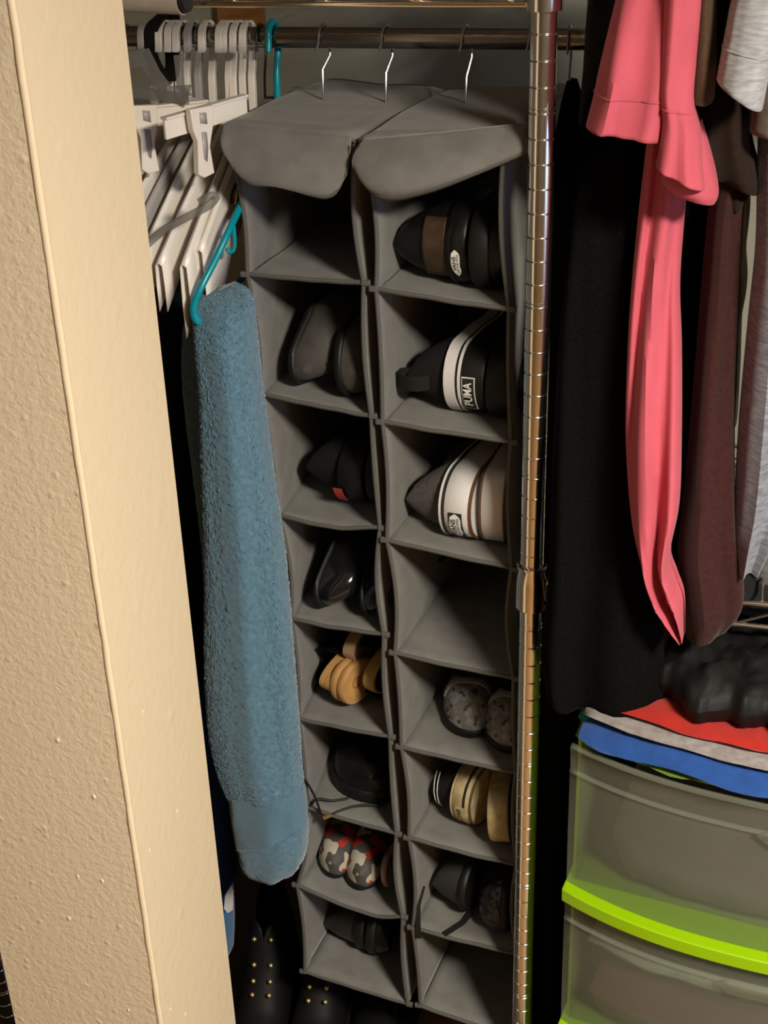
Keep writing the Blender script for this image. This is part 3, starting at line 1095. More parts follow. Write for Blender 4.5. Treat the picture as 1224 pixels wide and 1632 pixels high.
# left column, second compartment: dark pointed flats, toes out
sh = shoe('grey_flat', 'dark grey flat shoe with slit cut-outs on the toe, tip to the left', GL,
          side_matrix(OL, 2, 0.022, 0.025, 'L', 'toe', 0.048, 0.24, yaw=-15, tilt=-12), L=0.24, W=0.050, hh=0.066, ht=0.056, toe='point', m_up=M_gsuede, m_sole=M_black, zs=0.010, dome=0.9,
          vamp=[(0, 0.06), (0.3, 0.052), (0.6, 0.064), (0.8, 0.056), (0.92, 0.046), (1.0, 0.024)])
for q in range(4):
    t0 = 0.80 + q * 0.035
    cc = sh['cen'](t0)
    pts = []
    for j in range(7):
        a = math.radians(52 + 30 * j / 6)
        hv = interp([(0.6, 0.064), (0.8, 0.056), (0.92, 0.046), (1.0, 0.024)], t0)
        pts.append((t0 * 0.24 + 0.004 * j / 6, cc + sh['hw'](t0) * math.cos(a) ** 0.9, 0.007 + (hv - 0.007) * math.sin(a) ** 0.9 + 0.0004))
    MB().tube(pts, 0.0011, 6).build('slit', M_ink, sh['root'])
sh = shoe('grey_flat', 'dark flat shoe with perforated toe tip against the divider', GL,
          side_matrix(OL, 2, 0.092, 0.015, 'L', 'toe', 0.044, 0.24, yaw=-4, tilt=-6), L=0.24, W=0.046, hh=0.056, ht=0.046, m_up=M_gsuede, m_sole=M_black, zs=0.010)
for q in range(7):
    a = math.radians(40 + 18 * (q % 3))
    t0 = 0.86 + 0.03 * (q // 3)
    MB().tube([(t0 * 0.24, sh['cen'](t0) + sh['hw'](t0) * math.cos(a) ** 0.9, 0.007 + 0.036 * math.sin(a) ** 0.9), (t0 * 0.24, sh['cen'](t0) + sh['hw'](t0) * math.cos(a) ** 0.9 + 0.0006, 0.0085 + 0.036 * math.sin(a) ** 0.9)], 0.0013, 6).build('perforation', M_ink, sh['root'])
# third: black slip-ons with a red heel tab
sh = shoe('black_slip_on', 'plain black slip-on with a small red heel tab', GL,
          side_matrix(OL, 3, 0.105, 0.03, 'R', 'heel', 0.044, yaw=-4), hh=0.092, W=0.046, heelw=0.9, m_up=M_bcanvas, m_sole=M_black, zs=0.034, heel_round=0.18, lean=0.02)
yy = sh['cen'](0.05) + 0.024
heel_patch(sh, 'heel_tab', [(-0.012, -0.0065), (0, -0.0065), (0.012, -0.0065), (0.012, 0.0065), (0, 0.0065), (-0.012, 0.0065)], M_red, 0.034, yy, -1, 0.002, sh['sole'])
shoe('black_slip_on', 'black slip-on pressed against the divider beside the red-tabbed shoe', GL,
     side_matrix(OL, 3, 0.110, 0.03, 'L', 'heel', 0.046), hh=0.04, ht=0.038, W=0.046, heelw=0.9, m_up=M_bcanvas, m_sole=M_black, zs=0.024, heel_round=0.16, lean=0)
# fourth: shiny pointed pumps
for u, yaw, lab in ((0.022, -16, 'glossy black pointed pump, tip pointing left'), (0.088, -10, 'glossy black pointed pump against the divider')):
    shoe('pointed_pump', lab, GL, side_matrix(OL, 4, u, 0.02, 'L', 'toe', 0.046, 0.24, yaw=yaw, tilt=-14), L=0.24, W=0.046, hh=0.06, ht=0.045, toe='point', dome=1.0,
         m_up=M_patent, m_sole=M_black, zs=0.007, collar=(0.04, 0.62), vamp=[(0, 0.062), (0.25, 0.048), (0.6, 0.045), (0.75, 0.058), (0.9, 0.048), (1.0, 0.025)])


# fifth: cork and wood sandals
def sandal(label, M, L, W, m_rim, m_bot, layers, block):
    root = thing('wedge_sandal', label, 'sandal', group=GL, M=M)

    def ring(sc, z, x0=0.0, x1=1.0):
        pts = []
        for i in range(40):
            a = 2 * PI * i / 40
            cx = math.cos(a)
            x = lerp(x0, x1, 0.5 - 0.5 * math.copysign(abs(cx) ** 0.8, cx)) * L
            y = math.sin(a) * W * sc * (1.0 if x > L * 0.55 else 0.92)
            pts.append((x, y, z))
        return pts
    t = 0.018
    rr = [ring(0.97, 0), ring(1.0, 0.003), ring(1.0, t - 0.003), ring(0.97, t)]
    MB().grid(rr, True).cap(rr[0], True).cap(rr[-1]).build('sole', m_rim, root, autos=50)
    g = [ring(0.93, -0.0015, 0.02, 0.98), ring(0.93, 0.0005, 0.02, 0.98)]
    MB().grid(g, True).cap(g[0], True).build('tread', m_bot, root)
    if block:
        for q in range(layers):
            z1 = -0.002 - q * 0.013
            s = 0.93 - 0.0 * q
            rr = [ring(s, z1, 0.0, 0.34), ring(s * 1.04, z1 - 0.003, -0.006, 0.345), ring(s * 1.04, z1 - 0.009, -0.006, 0.345), ring(s, z1 - 0.012, 0.0, 0.34)]
            MB().grid(rr, True).cap(rr[0], True).cap(rr[-1]).build('heel_layer', m_rim, root, autos=50)
        zc = -0.002 - layers * 0.013 + 0.0004
        cx, cy = 0.13 * L, -0.1 * W
        MB().tube([(cx + 0.008 * math.cos(a), cy + 0.008 * math.sin(a), zc) for a in [2 * PI * i / 24 for i in range(25)]], 0.0005, 6).build('stamped_ring', M_solebrown, root)
    for x, hgt in ((0.20, 0.06), (0.66, 0.045), (0.80, 0.04)):
        arc = [(x * L, -W * math.cos(a) * 0.98, t * 0.6 + (hgt) * math.sin(a)) for a in [PI * i / 16 for i in range(17)]]
        MB().ribbon(arc, (0.014, 0, 0), 0.0012, (0, 0.1, 1)).build('strap', M_bleather, root)
    return root


sandal('sandal with stacked tan wooden heel, lying on its side', side_matrix(OL, 5, 0.034, 0.03, 'R', 'heel', 0.036, yaw=-18, tilt=0), 0.22, 0.036, M_tan, M_solebrown, 2, True)
sandal('sandal with pale tan rim and brown sole, behind the stacked heel', side_matrix(OL, 5, 0.062, 0.055, 'R', 'heel', 0.04, yaw=-16, lift=0.038, tilt=0), 0.20, 0.04, M_tan2, M_solebrown, 0, False)
sandal('sandal with golden rim and black footbed against the divider', side_matrix(OL, 5, 0.102, 0.030, 'R', 'heel', 0.04, yaw=-14, lift=0.012, tilt=0), 0.20, 0.042, mat('golden_cork', (0.42, 0.27, 0.075), 0.5, var=0.1, vscale=40), M_bleather, 0, False)

# sixth: black laced shoe lying on its side
sh = shoe('laced_shoe', 'black leather lace-up shoe with loose gold-tipped laces', GL,
          up_matrix(OL, 6, 0.070, 0.040, 0.25, yaw=12), L=0.25, W=0.054, hh=0.09, ht=0.068, m_up=M_bleather, m_sole=M_black, zs=0.02, collar=(0.04, 0.4))
bpy.context.view_layer.update()
inv = sh['root'].matrix_world.inverted()
f6 = [at(490, 1288, 1.47), at(625, 1328, 1.456)]


def lace(pts, gold=None):
    sp = spline([tuple(p) for p in pts], 24)
    lo = MB().tube([inv @ Vector(p) for p in sp], 0.0017, 6).build('lace', M_black, sh['root'])
    if gold:
        MB().tube([inv @ Vector(p) for p in gold], 0.0032, 8).build('lace_tip', M_brass, lo)


lace([at(482, 1236, 1.47), at(500, 1266, 1.464), at(512, 1298, 1.462)])
lace([at(612, 1283, 1.50), at(575, 1283, 1.487), at(548, 1290, 1.475), at(529, 1298, 1.463)], [at(529.5, 1298, 1.463), at(516, 1303.5, 1.461)])
lace([at(556, 1272, 1.50), at(530, 1276, 1.49), at(505, 1274, 1.48), at(488, 1294, 1.468)])

# seventh: printed slip-ons, toes out, and a pair of pale soled slippers
for i, (u, v, yaw, lab) in enumerate(((0.037, 0.035, 8, 'grey canvas slip-on with red and cream print, toe out, left one'),
                                      (0.084, 0.028, 6, 'grey canvas slip-on with red and cream print, toe out, right one'))):
    sh = shoe('printed_slip_on', lab, GL, up_matrix(OL, 7, u, v, 0.22, yaw, lift=-0.006), L=0.22, W=0.030, hh=0.06, ht=0.046, m_up=M_print, m_sole=M_black, zs=0.010, collar=(0.04, 0.36), heelw=0.8, flare=0.0015)
for i, (u, v, lab) in enumerate(((0.113, 0.12, 'slipper with pale pink sole edge, further back beside the divider'), (0.124, 0.03, 'slipper with pale pink sole edge, pressed to the divider'))):
    shoe('pink_soled_slipper', lab, GL, side_matrix(OL, 7, u, v, 'L', 'heel', 0.04, yaw=-4), L=0.15, W=0.035, hh=0.022, ht=0.02, m_up=M_lining,
         m_sole=mat('dusty_pink_sole', (0.26, 0.17, 0.15), 0.8), zs=0.009, lean=0, heel_round=0.1)
# eighth: black shoes deep in the bottom compartment
shoe('black_shoe', 'scuffed black leather shoe deep in the bottom left compartment', GL,
     side_matrix(OL, 8, 0.078, 0.055, 'R', 'heel', 0.044, L=0.20), L=0.20, hh=0.075, W=0.044, m_up=mat('scuffed_leather', (0.020, 0.017, 0.014), 0.4, var=0.4, vscale=30), m_sole=M_black, zs=0.018, heelw=0.92, heel_round=0.2)
shoe('black_shoe', 'black leather shoe sole to sole in the bottom left compartment', GL,
     side_matrix(OL, 8, 0.083, 0.050, 'L', 'heel', 0.044, L=0.20), L=0.20, hh=0.040, ht=0.035, W=0.044, m_up=M_bleather, m_sole=M_black, zs=0.016, heelw=0.92, heel_round=0.2, lean=0)

# ------------------------------------------------------------------ left hangers
HG = 'hangers on the left of the rod'


def hook_path(x, zneck, r=0.004, RY=None, RZ=None):
    ROD_Y, ROD_Z = (RY or 1.60), (RZ or globals()['ROD_Z'])
    pts = [Vector((x, ROD_Y, zneck)), Vector((x, ROD_Y + 0.004, ROD_Z - 0.045)), Vector((x, ROD_Y + 0.013, ROD_Z - 0.022)), Vector((x, ROD_Y + ROD_R + r + 0.001, ROD_Z - 0.003))]
    for a in range(20, 190, 20):
        aa = math.radians(a)
        pts.append(Vector((x, ROD_Y + (ROD_R + r + 0.0008) * math.cos(aa), ROD_Z + (ROD_R + r + 0.0008) * math.sin(aa))))
    pts.append(Vector((x, ROD_Y - ROD_R - r - 0.004, ROD_Z - 0.014)))
    return pts


def flat_hanger(x, dz, label, m, drop=0.165, reach=0.20, back=0.17, hgt=0.021, th=0.0035, dx=-0.02):
    """moulded flat plastic hanger: wide flat neck, broad folded arms"""
    zsh = ROD_Z - 0.088 + dz
    root = thing('plastic_hanger', label, 'hanger', (x, ROD_Y, zsh), HG)
    b = Vector((x, ROD_Y, zsh))
    hp = [p - b for p in hook_path(x, zsh, 0.005)]
    MB().ribbon(hp, [(0, 0.005, 0.005 if i > 2 else 0.0)[:3] and Vector((0.0042, 0, 0)) for i in range(len(hp))], 0.0042, (0, 1, 0.2)).build('hook', m, root, bevel=0.0015)
    # arms: channel section, two thin leaves joined along the top edge
    for sgn, rc in ((-1, reach), (1, back)):
        arm = bpy.data.objects.new('arm', None)
        top = []
        for i in range(12):
            t = i / 11
            top.append(Vector((dx * t * (1 if sgn < 0 else -1), sgn * (0.004 + rc * t), -drop * (t ** 1.15) * (rc / reach) + 0.0)))
        rows = []
        for i, p in enumerate(top):
            t = i / 11
            hh = hgt * (0.8 + 0.5 * t)
            o = th * (0.9 + 0.5 * t)
            rows.append([p + Vector((-o, 0, -hh * 2)), p + Vector((-o, 0, -hh)), p + Vector((-o * 0.8, 0, -0.003)), p, p + Vector((o * 0.8, 0, -0.003)), p + Vector((o, 0, -hh)), p + Vector((o, 0, -hh * 2))])
        MB().grid(rows).build('arm', m, root, solid=0.0014)
        bpy.data.objects.remove(arm)
    return root


xs = [at(388, 165, ROD_Y).x, at(366, 165, ROD_Y).x, at(340, 168, ROD_Y).x, at(318, 168, ROD_Y).x, at(300, 168, ROD_Y).x]
flat_hanger(xs[0], -0.004, 'white flat plastic hanger nearest the teal hanger', M_wplast, drop=0.128, hgt=0.034, dx=-0.01)
flat_hanger(xs[0] + 0.012, -0.006, 'broad white flat plastic hanger under the teal hanger arm', M_wplast, drop=0.115, hgt=0.040, reach=0.175, dx=-0.012)
flat_hanger(xs[1], 0.0, 'white flat plastic hanger, second from the teal hanger', M_wplast, drop=0.130, hgt=0.022, reach=0.205)
flat_hanger(xs[2], 0.003, 'white flat plastic hanger with greyish neck, third from the teal hanger', M_wplast, drop=0.125, hgt=0.020, reach=0.20)
flat_hanger(xs[3], 0.0, 'white flat plastic hanger with smoky neck, fourth from the teal hanger', M_gplast, drop=0.115, hgt=0.020, reach=0.20)
flat_hanger(xs[4], 0.0, 'white flat plastic hanger, fifth from the teal hanger', M_wplast, drop=0.105, hgt=0.020, reach=0.205)
flat_hanger(xs[4] - 0.022, 0.0, 'white flat plastic hanger next to the column', M_wplast, drop=0.095, hgt=0.020, reach=0.20)
flat_hanger(xs[4] - 0.045, 0.0, 'smoky grey plastic hanger farthest left behind the column', M_gplast, drop=0.09, hgt=0.016, reach=0.18)

# clear tube looped among the arms
MB().tube(spline([tuple(p) for p in (at(238, 385, 1.40), at(270, 362, 1.41), at(310, 342, 1.43), at(335, 325, 1.44), at(346, 312, 1.445), at(340, 322, 1.435), at(300, 350, 1.415), at(240, 405, 1.39))], 60), 0.004, 8)
tube_o = MB()
tube_o.tube(spline([tuple(p) for p in (at(232, 392, 1.372), at(262, 366, 1.376), at(300, 345, 1.38), at(332, 328, 1.384), at(344, 314, 1.386), at(334, 312, 1.384), at(318, 322, 1.382))], 60), 0.0045, 8)
tag(tube_o.build('hanger_loop', M_clear), 'translucent plastic loop lying across the white hanger arms', 'loop')


# clip hangers
def clip_hanger(a, b, clips, label, hx):
    root = thing('clip_hanger', label, 'hanger', a, HG)
    d = (b - a)
    up = Vector((0, 0, 1))
    nrm = d.cross(up).normalized()
    MB().ribbon([Vector((0, 0, 0)), d * 0.5, d], up * 0.0115, 0.0022, nrm).build('bar', M_wplast, root, bevel=0.001)
    MB().ribbon([up * 0.0115, d + up * 0.0115], nrm * 0.005, 0.0013, up).build('bar_lip', M_wplast, root)
    hk = [p - a for p in hook_path(hx, ROD_Z - 0.07, 0.005)]
    MB().ribbon([Vector((0, 0, 0.008)), hk[0]] + hk[1:], Vector((0.0045, 0, 0)), 0.004, (0, 1, 0.2)).build('hook', M_wplast, root, bevel=0.0012)
    for t, w_, h_ in clips:
        c = d * t + nrm * (-0.004 if nrm.y > 0 else 0.004)
        s = -1 if nrm.y > 0 else 1
        du = d.normalized()
        clip = MB()
        out = [(-0.021, 0.016), (0.021, 0.018), (0.019, -0.006), (0.0125, -0.02), (0.0165, -0.058), (0.006, -0.064), (-0.013, -0.062), (-0.009, -0.03), (-0.0175, -0.008)]
        for q in (0, 1):
            off = nrm * s * (0.003 + q * 0.009)
            ring = [c + du * x * w_ + up * z * h_ + off for x, z in out]
            if q == 0:
                r0 = ring
            else:
                clip.grid([r0, ring], True).cap(r0, True).cap(ring)
        cp = clip.build('clip', M_wplast, root, bevel=0.0012, smooth=True)
        ff = nrm * s * 0.0125
        slot = [(-0.0035, -0.012), (0.0055, -0.010), (0.0045, -0.042), (0.0, -0.046), (-0.004, -0.03)]
        MB().cap([c + du * x * w_ + up * z * h_ + ff for x, z in slot]).build('slot', M_gplast, cp, solid=0.0008)
        sq = [(-0.006, 0.010), (0.006, 0.012), (0.006, 0.000), (-0.006, -0.003)]
        MB().cap([c + du * x * w_ + up * z * h_ + ff for x, z in sq]).build('slot', M_gplast, cp, solid=0.0008)
    return root


clip_hanger(at(392, 168, 1.52), at(262, 206, 1.40), [(0.66, 0.85, 0.95)], 'white plastic clip hanger with one big clip in front', xs[0] - 0.012)
clip_hanger(at(330, 176, 1.54), at(190, 192, 1.44), [(0.78, 0.8, 0.95)], 'white plastic clip hanger half hidden by the column', xs[4] - 0.01)

# smoky clear hanger at far left: a V-shaped moulded hanger
root = thing('clear_hanger', 'smoky clear plastic hanger with a V-shaped rib beside the column', 'hanger', at(260, 165, 1.5), HG)
bb = root.location.copy()
V = [at(196, 95, 1.5), at(232, 92, 1.5), at(250, 128, 1.5), at(268, 152, 1.5), at(300, 150, 1.5)]
MB().ribbon([p - bb for p in V], [Vector((0.004, 0, 0.010))] * 5, 0.003, (0, 1, 0)).build('rib', M_clear, root)
V = [at(300, 152, 1.51), at(288, 140, 1.51), at(286, 110, 1.52), at(283, 88, 1.53)]
MB().ribbon([p - bb for p in V], Vector((0.004, 0, 0)), 0.003, (0, 1, 0)).build('neck', M_clear, root)
MB().ribbon([at(196, 145, 1.5) - bb, at(300, 158, 1.5) - bb], Vector((0, 0, 0.006)), 0.002, (0, 1, 0)).build('bar', M_clear, root)

# black belt loops and yellow tags at the rod's far left
root = thing('black_belt', 'black belt loop hanging over the rod at far left', 'belt', at(255, 60, 1.6), HG)
bb = root.location.copy()
bl = [at(262, 22, 1.6), at(245, 40, 1.585), at(238, 70, 1.58), at(245, 100, 1.58), at(268, 130, 1.585), at(275, 100, 1.6), at(272, 60, 1.615), at(275, 25, 1.615), at(262, 22, 1.6)]
MB().ribbon([p - bb for p in [Vector(q) for q in spline([tuple(p) for p in bl], 30)]], Vector((0.009, 0, 0)), 0.0016, (0, 1, 0.1)).build('loop', M_bleather, root)
for i, (pl, lab) in enumerate(((((263, 36), (276, 44), (286, 52), (288, 82), (280, 92), (272, 96)), 'yellow card tag hanging right of the black belt loop'),
                               (((212, 48), (231, 46), (230, 70), (226, 80), (218, 80)), 'yellow card tag hanging left of the black belt loop'))):
    c = at(sum(p[0] for p in pl) / len(pl), sum(p[1] for p in pl) / len(pl), 1.66)
    t_ = thing('yellow_tag', lab, 'tag', c, 'yellow tags by the rod')
    MB().cap([at(x, y, 1.66) - c for x, y in pl]).build('card', M_yellow, t_, solid=0.003, smooth=False)
    MB().tube([at(pl[0][0] + 5, pl[0][1] + 2, 1.658) - c, Vector((at(pl[0][0] + 5, pl[0][1], 1.64).x, ROD_Y + 0.014, ROD_Z + 0.012)) - c], 0.0008, 6).build('string', M_black, t_)
# pale tube with a black end on the top shelf
root = thing('cardboard_tube', 'pale rolled tube with a black end lying on the top shelf', 'tube', at(290, 2, 1.36))
bb = root.location.copy()
A_, B_ = at(150, -6, 1.385), at(292, 0, 1.37)
A_.z = max(A_.z, B_.z)
MB().tube([A_ - bb, B_ - bb], 0.0145, 20).build('tube', M_creamc, root)
MB().tube([B_ - bb, B_ - bb + (B_ - A_).normalized() * 0.006], [0.0135, 0.0115], 20).build('end_cap', M_black, root)

# dark and gold wire hanger hooks
for i, (px, m_) in enumerate(((398, M_black_wire), (405, M_brass), (412, M_black_wire), (419, M_brass), (426, M_black_wire), (431, M_hook))):
    x = at(px, 60, ROD_Y).x
    word = ('black wire hanger nearest the white hangers', 'brass wire hanger after the first black one', 'black wire hanger between the two brass ones',
            'brass wire hanger, the one nearer the teal hanger', 'black wire hanger close to the teal hanger', 'silver wire hanger touching the teal hanger')[i]
    root = thing('wire_hanger', word, 'hanger', (x, ROD_Y, ROD_Z - 0.09), HG)
    b = Vector((x, ROD_Y, ROD_Z - 0.09))
    hp = [p - b for p in hook_path(x, ROD_Z - 0.09, 0.0016)]
    hp = [hp[0] + Vector((0, 0, -0.0))] + hp
    MB().tube(hp, 0.0015, 8).build('hook', m_, root)
    # twisted neck and two arms
    tw = [Vector((0.0018 * math.cos(q * 1.3), 0.0018 * math.sin(q * 1.3), -0.001 * q)) for q in range(26)]
    MB().tube(tw, 0.0013, 6).build('twist', m_, root)
    MB().tube([Vector((0, 0, -0.025)), Vector((-0.003, -0.09, -0.075)), Vector((-0.003, -0.095, -0.085)), Vector((0.0, 0.17, -0.125)), Vector((0, 0.17, -0.115)), Vector((0, 0, -0.025))], 0.0013, 6).build('triangle', m_, root)

# teal hanger
x = at(438, 100, ROD_Y).x
root = thing('teal_hanger', 'glossy teal tubular plastic hanger holding the blue towel', 'hanger', (x, ROD_Y, ROD_Z - 0.09), HG)
b = Vector((x, ROD_Y, ROD_Z - 0.09))
hp = hook_path(x, ROD_Z - 0.095, 0.0042)
MB().tube([p - b for p in [Vector(q) for q in spline([tuple(p) for p in hp], 40)]], 0.0042, 12).build('hook', M_teal, root)
arm = [Vector((x, ROD_Y, ROD_Z - 0.095)), at(410, 270, 1.535), at(372, 352, 1.452), at(345, 410, 1.418), at(322, 455, 1.395), at(310, 482, 1.388), at(309, 500, 1.388), at(317, 513, 1.392), at(330, 512, 1.41)]
MB().tube([Vector(p) - b for p in spline([tuple(p) for p in arm], 60)], [0.0042] * 30 + [0.0042 + 0.0012 * min(1, (i / 18)) for i in range(30)], 12).build('arm', M_teal, root)
MB().tube([Vector((x, ROD_Y, ROD_Z - 0.095)) - b, Vector((x - 0.01, ROD_Y + 0.17, ROD_Z - 0.19)) - b, Vector((x - 0.01, ROD_Y + 0.18, ROD_Z - 0.215)) - b], 0.0042, 12).build('arm', M_teal, root)
q0, q1 = at(330, 512, 1.41), Vector((x - 0.01, ROD_Y + 0.18, ROD_Z - 0.215))
MB().tube([q0 - b, q1 - b], 0.004, 12).build('crossbar', M_teal, root)
nh = [at(372, 360, 1.447), at(374, 385, 1.447), at(372, 398, 1.447), at(366, 402, 1.446), at(361, 396, 1.445)]
MB().tube([Vector(p) - b for p in spline([tuple(p) for p in nh], 20)], 0.0026, 10).build('strap_notch', M_teal, root)

# clear clip hanger behind the teal one
c = at(475, 155, 1.66)
root = thing('clear_clip_hanger', 'clear plastic clip hanger behind the teal hanger', 'hanger', c, HG)
a_, b_ = at(440, 162, 1.66) - c, at(506, 148, 1.66) - c
MB().ribbon([a_, b_], Vector((0, 0, 0.009)), 0.0015, (0, 1, 0)).build('bar', M_clear, root)
MB().box(tuple(lerp(a_, b_, 0.5) - Vector((0.006, 0.006, 0.014))), tuple(lerp(a_, b_, 0.5) + Vector((0.006, 0.004, 0.012)))).build('clip', M_clear, root, bevel=0.001)
xx = lerp(a_, b_, 0.5).x + c.x - 0.02
MB().tube([Vector((xx, 1.66, c.z)) - c] + [p - c for p in hook_path(xx, ROD_Z - 0.07, 0.0018)], 0.0016, 8).build('hook', M_black_wire, root)

# ------------------------------------------------------------------ towel and clothes on the left
root = thing('bath_towel', 'blue terry towel folded lengthwise over the teal hanger', 'towel', at(430, 1395, 1.43))
bb = root.location.copy()


def towel_piece(name, rows, m, n, seg, rough, seed, folds=1.2, amp=0.004, cap=True):
    o = cloth(name, rows, m, None, n, seg, folds, amp, seed, rough=rough, sq=0.72)
    for v in o.data.vertices:
        v.co -= bb
    o.parent = root
    return o


towel_piece('front_fold', [(345, 462, 372, 452, 1.44, 0.012), (313, 478, 398, 474, 1.425, 0.026), (314, 520, 402, 520, 1.415, 0.034), (322, 620, 412, 620, 1.41, 0.036), (326, 760, 430, 756, 1.41, 0.036),
                           (330, 900, 450, 896, 1.41, 0.036), (330, 1050, 464, 1046, 1.41, 0.036), (336, 1160, 473, 1156, 1.41, 0.035), (350, 1225, 477, 1218, 1.41, 0.034), (366, 1262, 480, 1256, 1.41, 0.034)],
            M_towel, 420, 190, 0.00055, 3)
towel_piece('woven_band', [(368, 1258, 480, 1250, 1.41, 0.0345), (370, 1285, 483, 1272, 1.41, 0.034), (376, 1325, 486, 1300, 1.41, 0.034), (380, 1345, 487, 1312, 1.41, 0.033)], M_towelb, 40, 90, 0.0002, 3)
towel_piece('lower_hem', [(381, 1342, 487, 1309, 1.41, 0.0345), (384, 1352, 488, 1325, 1.41, 0.035), (388, 1372, 485, 1362, 1.41, 0.033), (400, 1388, 474, 1384, 1.41, 0.028), (418, 1396, 458, 1393, 1.41, 0.015), (430, 1398, 446, 1396, 1.41, 0.004)], M_towel, 60, 120, 0.0004, 3)
towel_piece('back_fold', [(330, 470, 400, 462, 1.50, 0.012), (300, 505, 400, 500, 1.50, 0.024), (295, 560, 405, 560, 1.50, 0.028), (298, 640, 410, 640, 1.50, 0.028), (312, 760, 420, 760, 1.50, 0.028), (326, 900, 440, 900, 1.50, 0.026), (332, 1100, 450, 1100, 1.50, 0.024)],
            M_towel, 200, 110, 0.0006, 5)

tag(cloth('navy_garment', [(225, 470, 330, 462, 1.62, 0.10), (236, 560, 330, 560, 1.60, 0.12), (260, 800, 345, 800, 1.60, 0.13), (290, 1050, 352, 1050, 1.60, 0.13), (315, 1280, 372, 1280, 1.60, 0.13), (335, 1380, 385, 1380, 1.60, 0.12)],
          M_navy, n=50, folds=2, amp=0.008, seed=11), 'dark navy garment hanging between the column and the towel', 'garment')
root = thing('printed_blue_shirt', 'blue shirt with a white printed patch low behind the column', 'shirt', at(365, 1530, 1.55))
bb = root.location.copy()
o = cloth('body', [(300, 1180, 340, 1180, 1.60, 0.02), (315, 1300, 350, 1300, 1.59, 0.025), (330, 1400, 362, 1400, 1.55, 0.035), (342, 1480, 367, 1475, 1.55, 0.035), (350, 1530, 366, 1520, 1.55, 0.03)], M_royal, n=40, folds=1, amp=0.003, seed=4)
for v in o.data.vertices:
    v.co -= bb
o.parent = root
pp = [(371, 1412), (375, 1420), (374, 1450), (366, 1455), (360, 1448), (362, 1428)]
MB().cap([at(x - 3, y, 1.508) - bb for x, y in pp]).build('printed_patch', M_wink, root, solid=0.001, smooth=False)

# ------------------------------------------------------------------ clothes on the right
RG = 'clothes on the right of the rod'


def garment(name, label, cat, pieces, loc):
    root = thing(name, label, cat, loc, RG)
    for (pn, rows, m, kw) in pieces:
        o = cloth(pn, rows, m, None, **kw)
        for v in o.data.vertices:
            v.co -= Vector(loc)
        o.parent = root
        for ln in SEAMS[-1][1]:
            c = sum(ln, Vector()) / len(ln)
            MB().tube([p - Vector(loc) + Vector((0, -0.0004, 0)) for p in ln], 0.0009, 6).build('seam', m, o)
    return root


garment('black_trousers', 'long black trousers hanging beside the chrome post', 'trousers',
        [('front_leg', [(955, 100, 1010, 100, 1.585, 0.012), (930, 190, 1030, 200, 1.49, 0.03), (912, 330, 1040, 330, 1.46, 0.032), (893, 520, 1042, 520, 1.42, 0.032), (880, 720, 1046, 720, 1.385, 0.032), (872, 900, 1052, 900, 1.355, 0.030), (862, 1020, 1056, 1020, 1.345, 0.030), (868, 1100, 1058, 1108, 1.34, 0.028), (880, 1116, 1046, 1122, 1.34, 0.024)],
          M_blackcloth, dict(n=60, folds=1.6, amp=0.010, seed=2)),
         ('back_leg', [(945, 180, 1010, 190, 1.63, 0.02), (940, 330, 1020, 330, 1.62, 0.03), (940, 560, 1020, 560, 1.62, 0.03), (940, 800, 1020, 800, 1.61, 0.03), (940, 960, 1015, 960, 1.60, 0.025)],
          M_blackcloth, dict(n=40, folds=1.4, amp=0.008, seed=8))], at(960, 1118, 1.45))
garment('black_coat', 'long black coat hanging low between the chrome post and the drawer tower', 'coat',
        [('body', [(904, 128, 920, 128, 1.60, 0.015), (892, 180, 932, 180, 1.57, 0.03), (878, 280, 935, 280, 1.54, 0.05), (868, 500, 935, 500, 1.52, 0.06), (864, 800, 932, 800, 1.52, 0.06), (860, 1100, 925, 1100, 1.52, 0.06), (856, 1400, 908, 1400, 1.52, 0.06), (853, 1600, 896, 1600, 1.52, 0.06), (852, 1680, 892, 1680, 1.52, 0.06)],
          M_blackcloth, dict(n=50, folds=1.2, amp=0.006, seed=31))], at(872, 1680, 1.52))
garment('charcoal_sweater', 'dark charcoal top hanging behind the pink shirt', 'top',
        [('body', [(965, -150, 1005, -150, 1.49, 0.015), (952, -110, 1010, -110, 1.52, 0.025), (945, -40, 1010, -40, 1.58, 0.03), (938, 20, 1010, 20, 1.58, 0.05), (932, 110, 1010, 110, 1.58, 0.06), (924, 186, 1000, 190, 1.58, 0.06)], M_charcoal, dict(n=24, folds=1.5, amp=0.004, seed=6))], at(960, 186, 1.58))

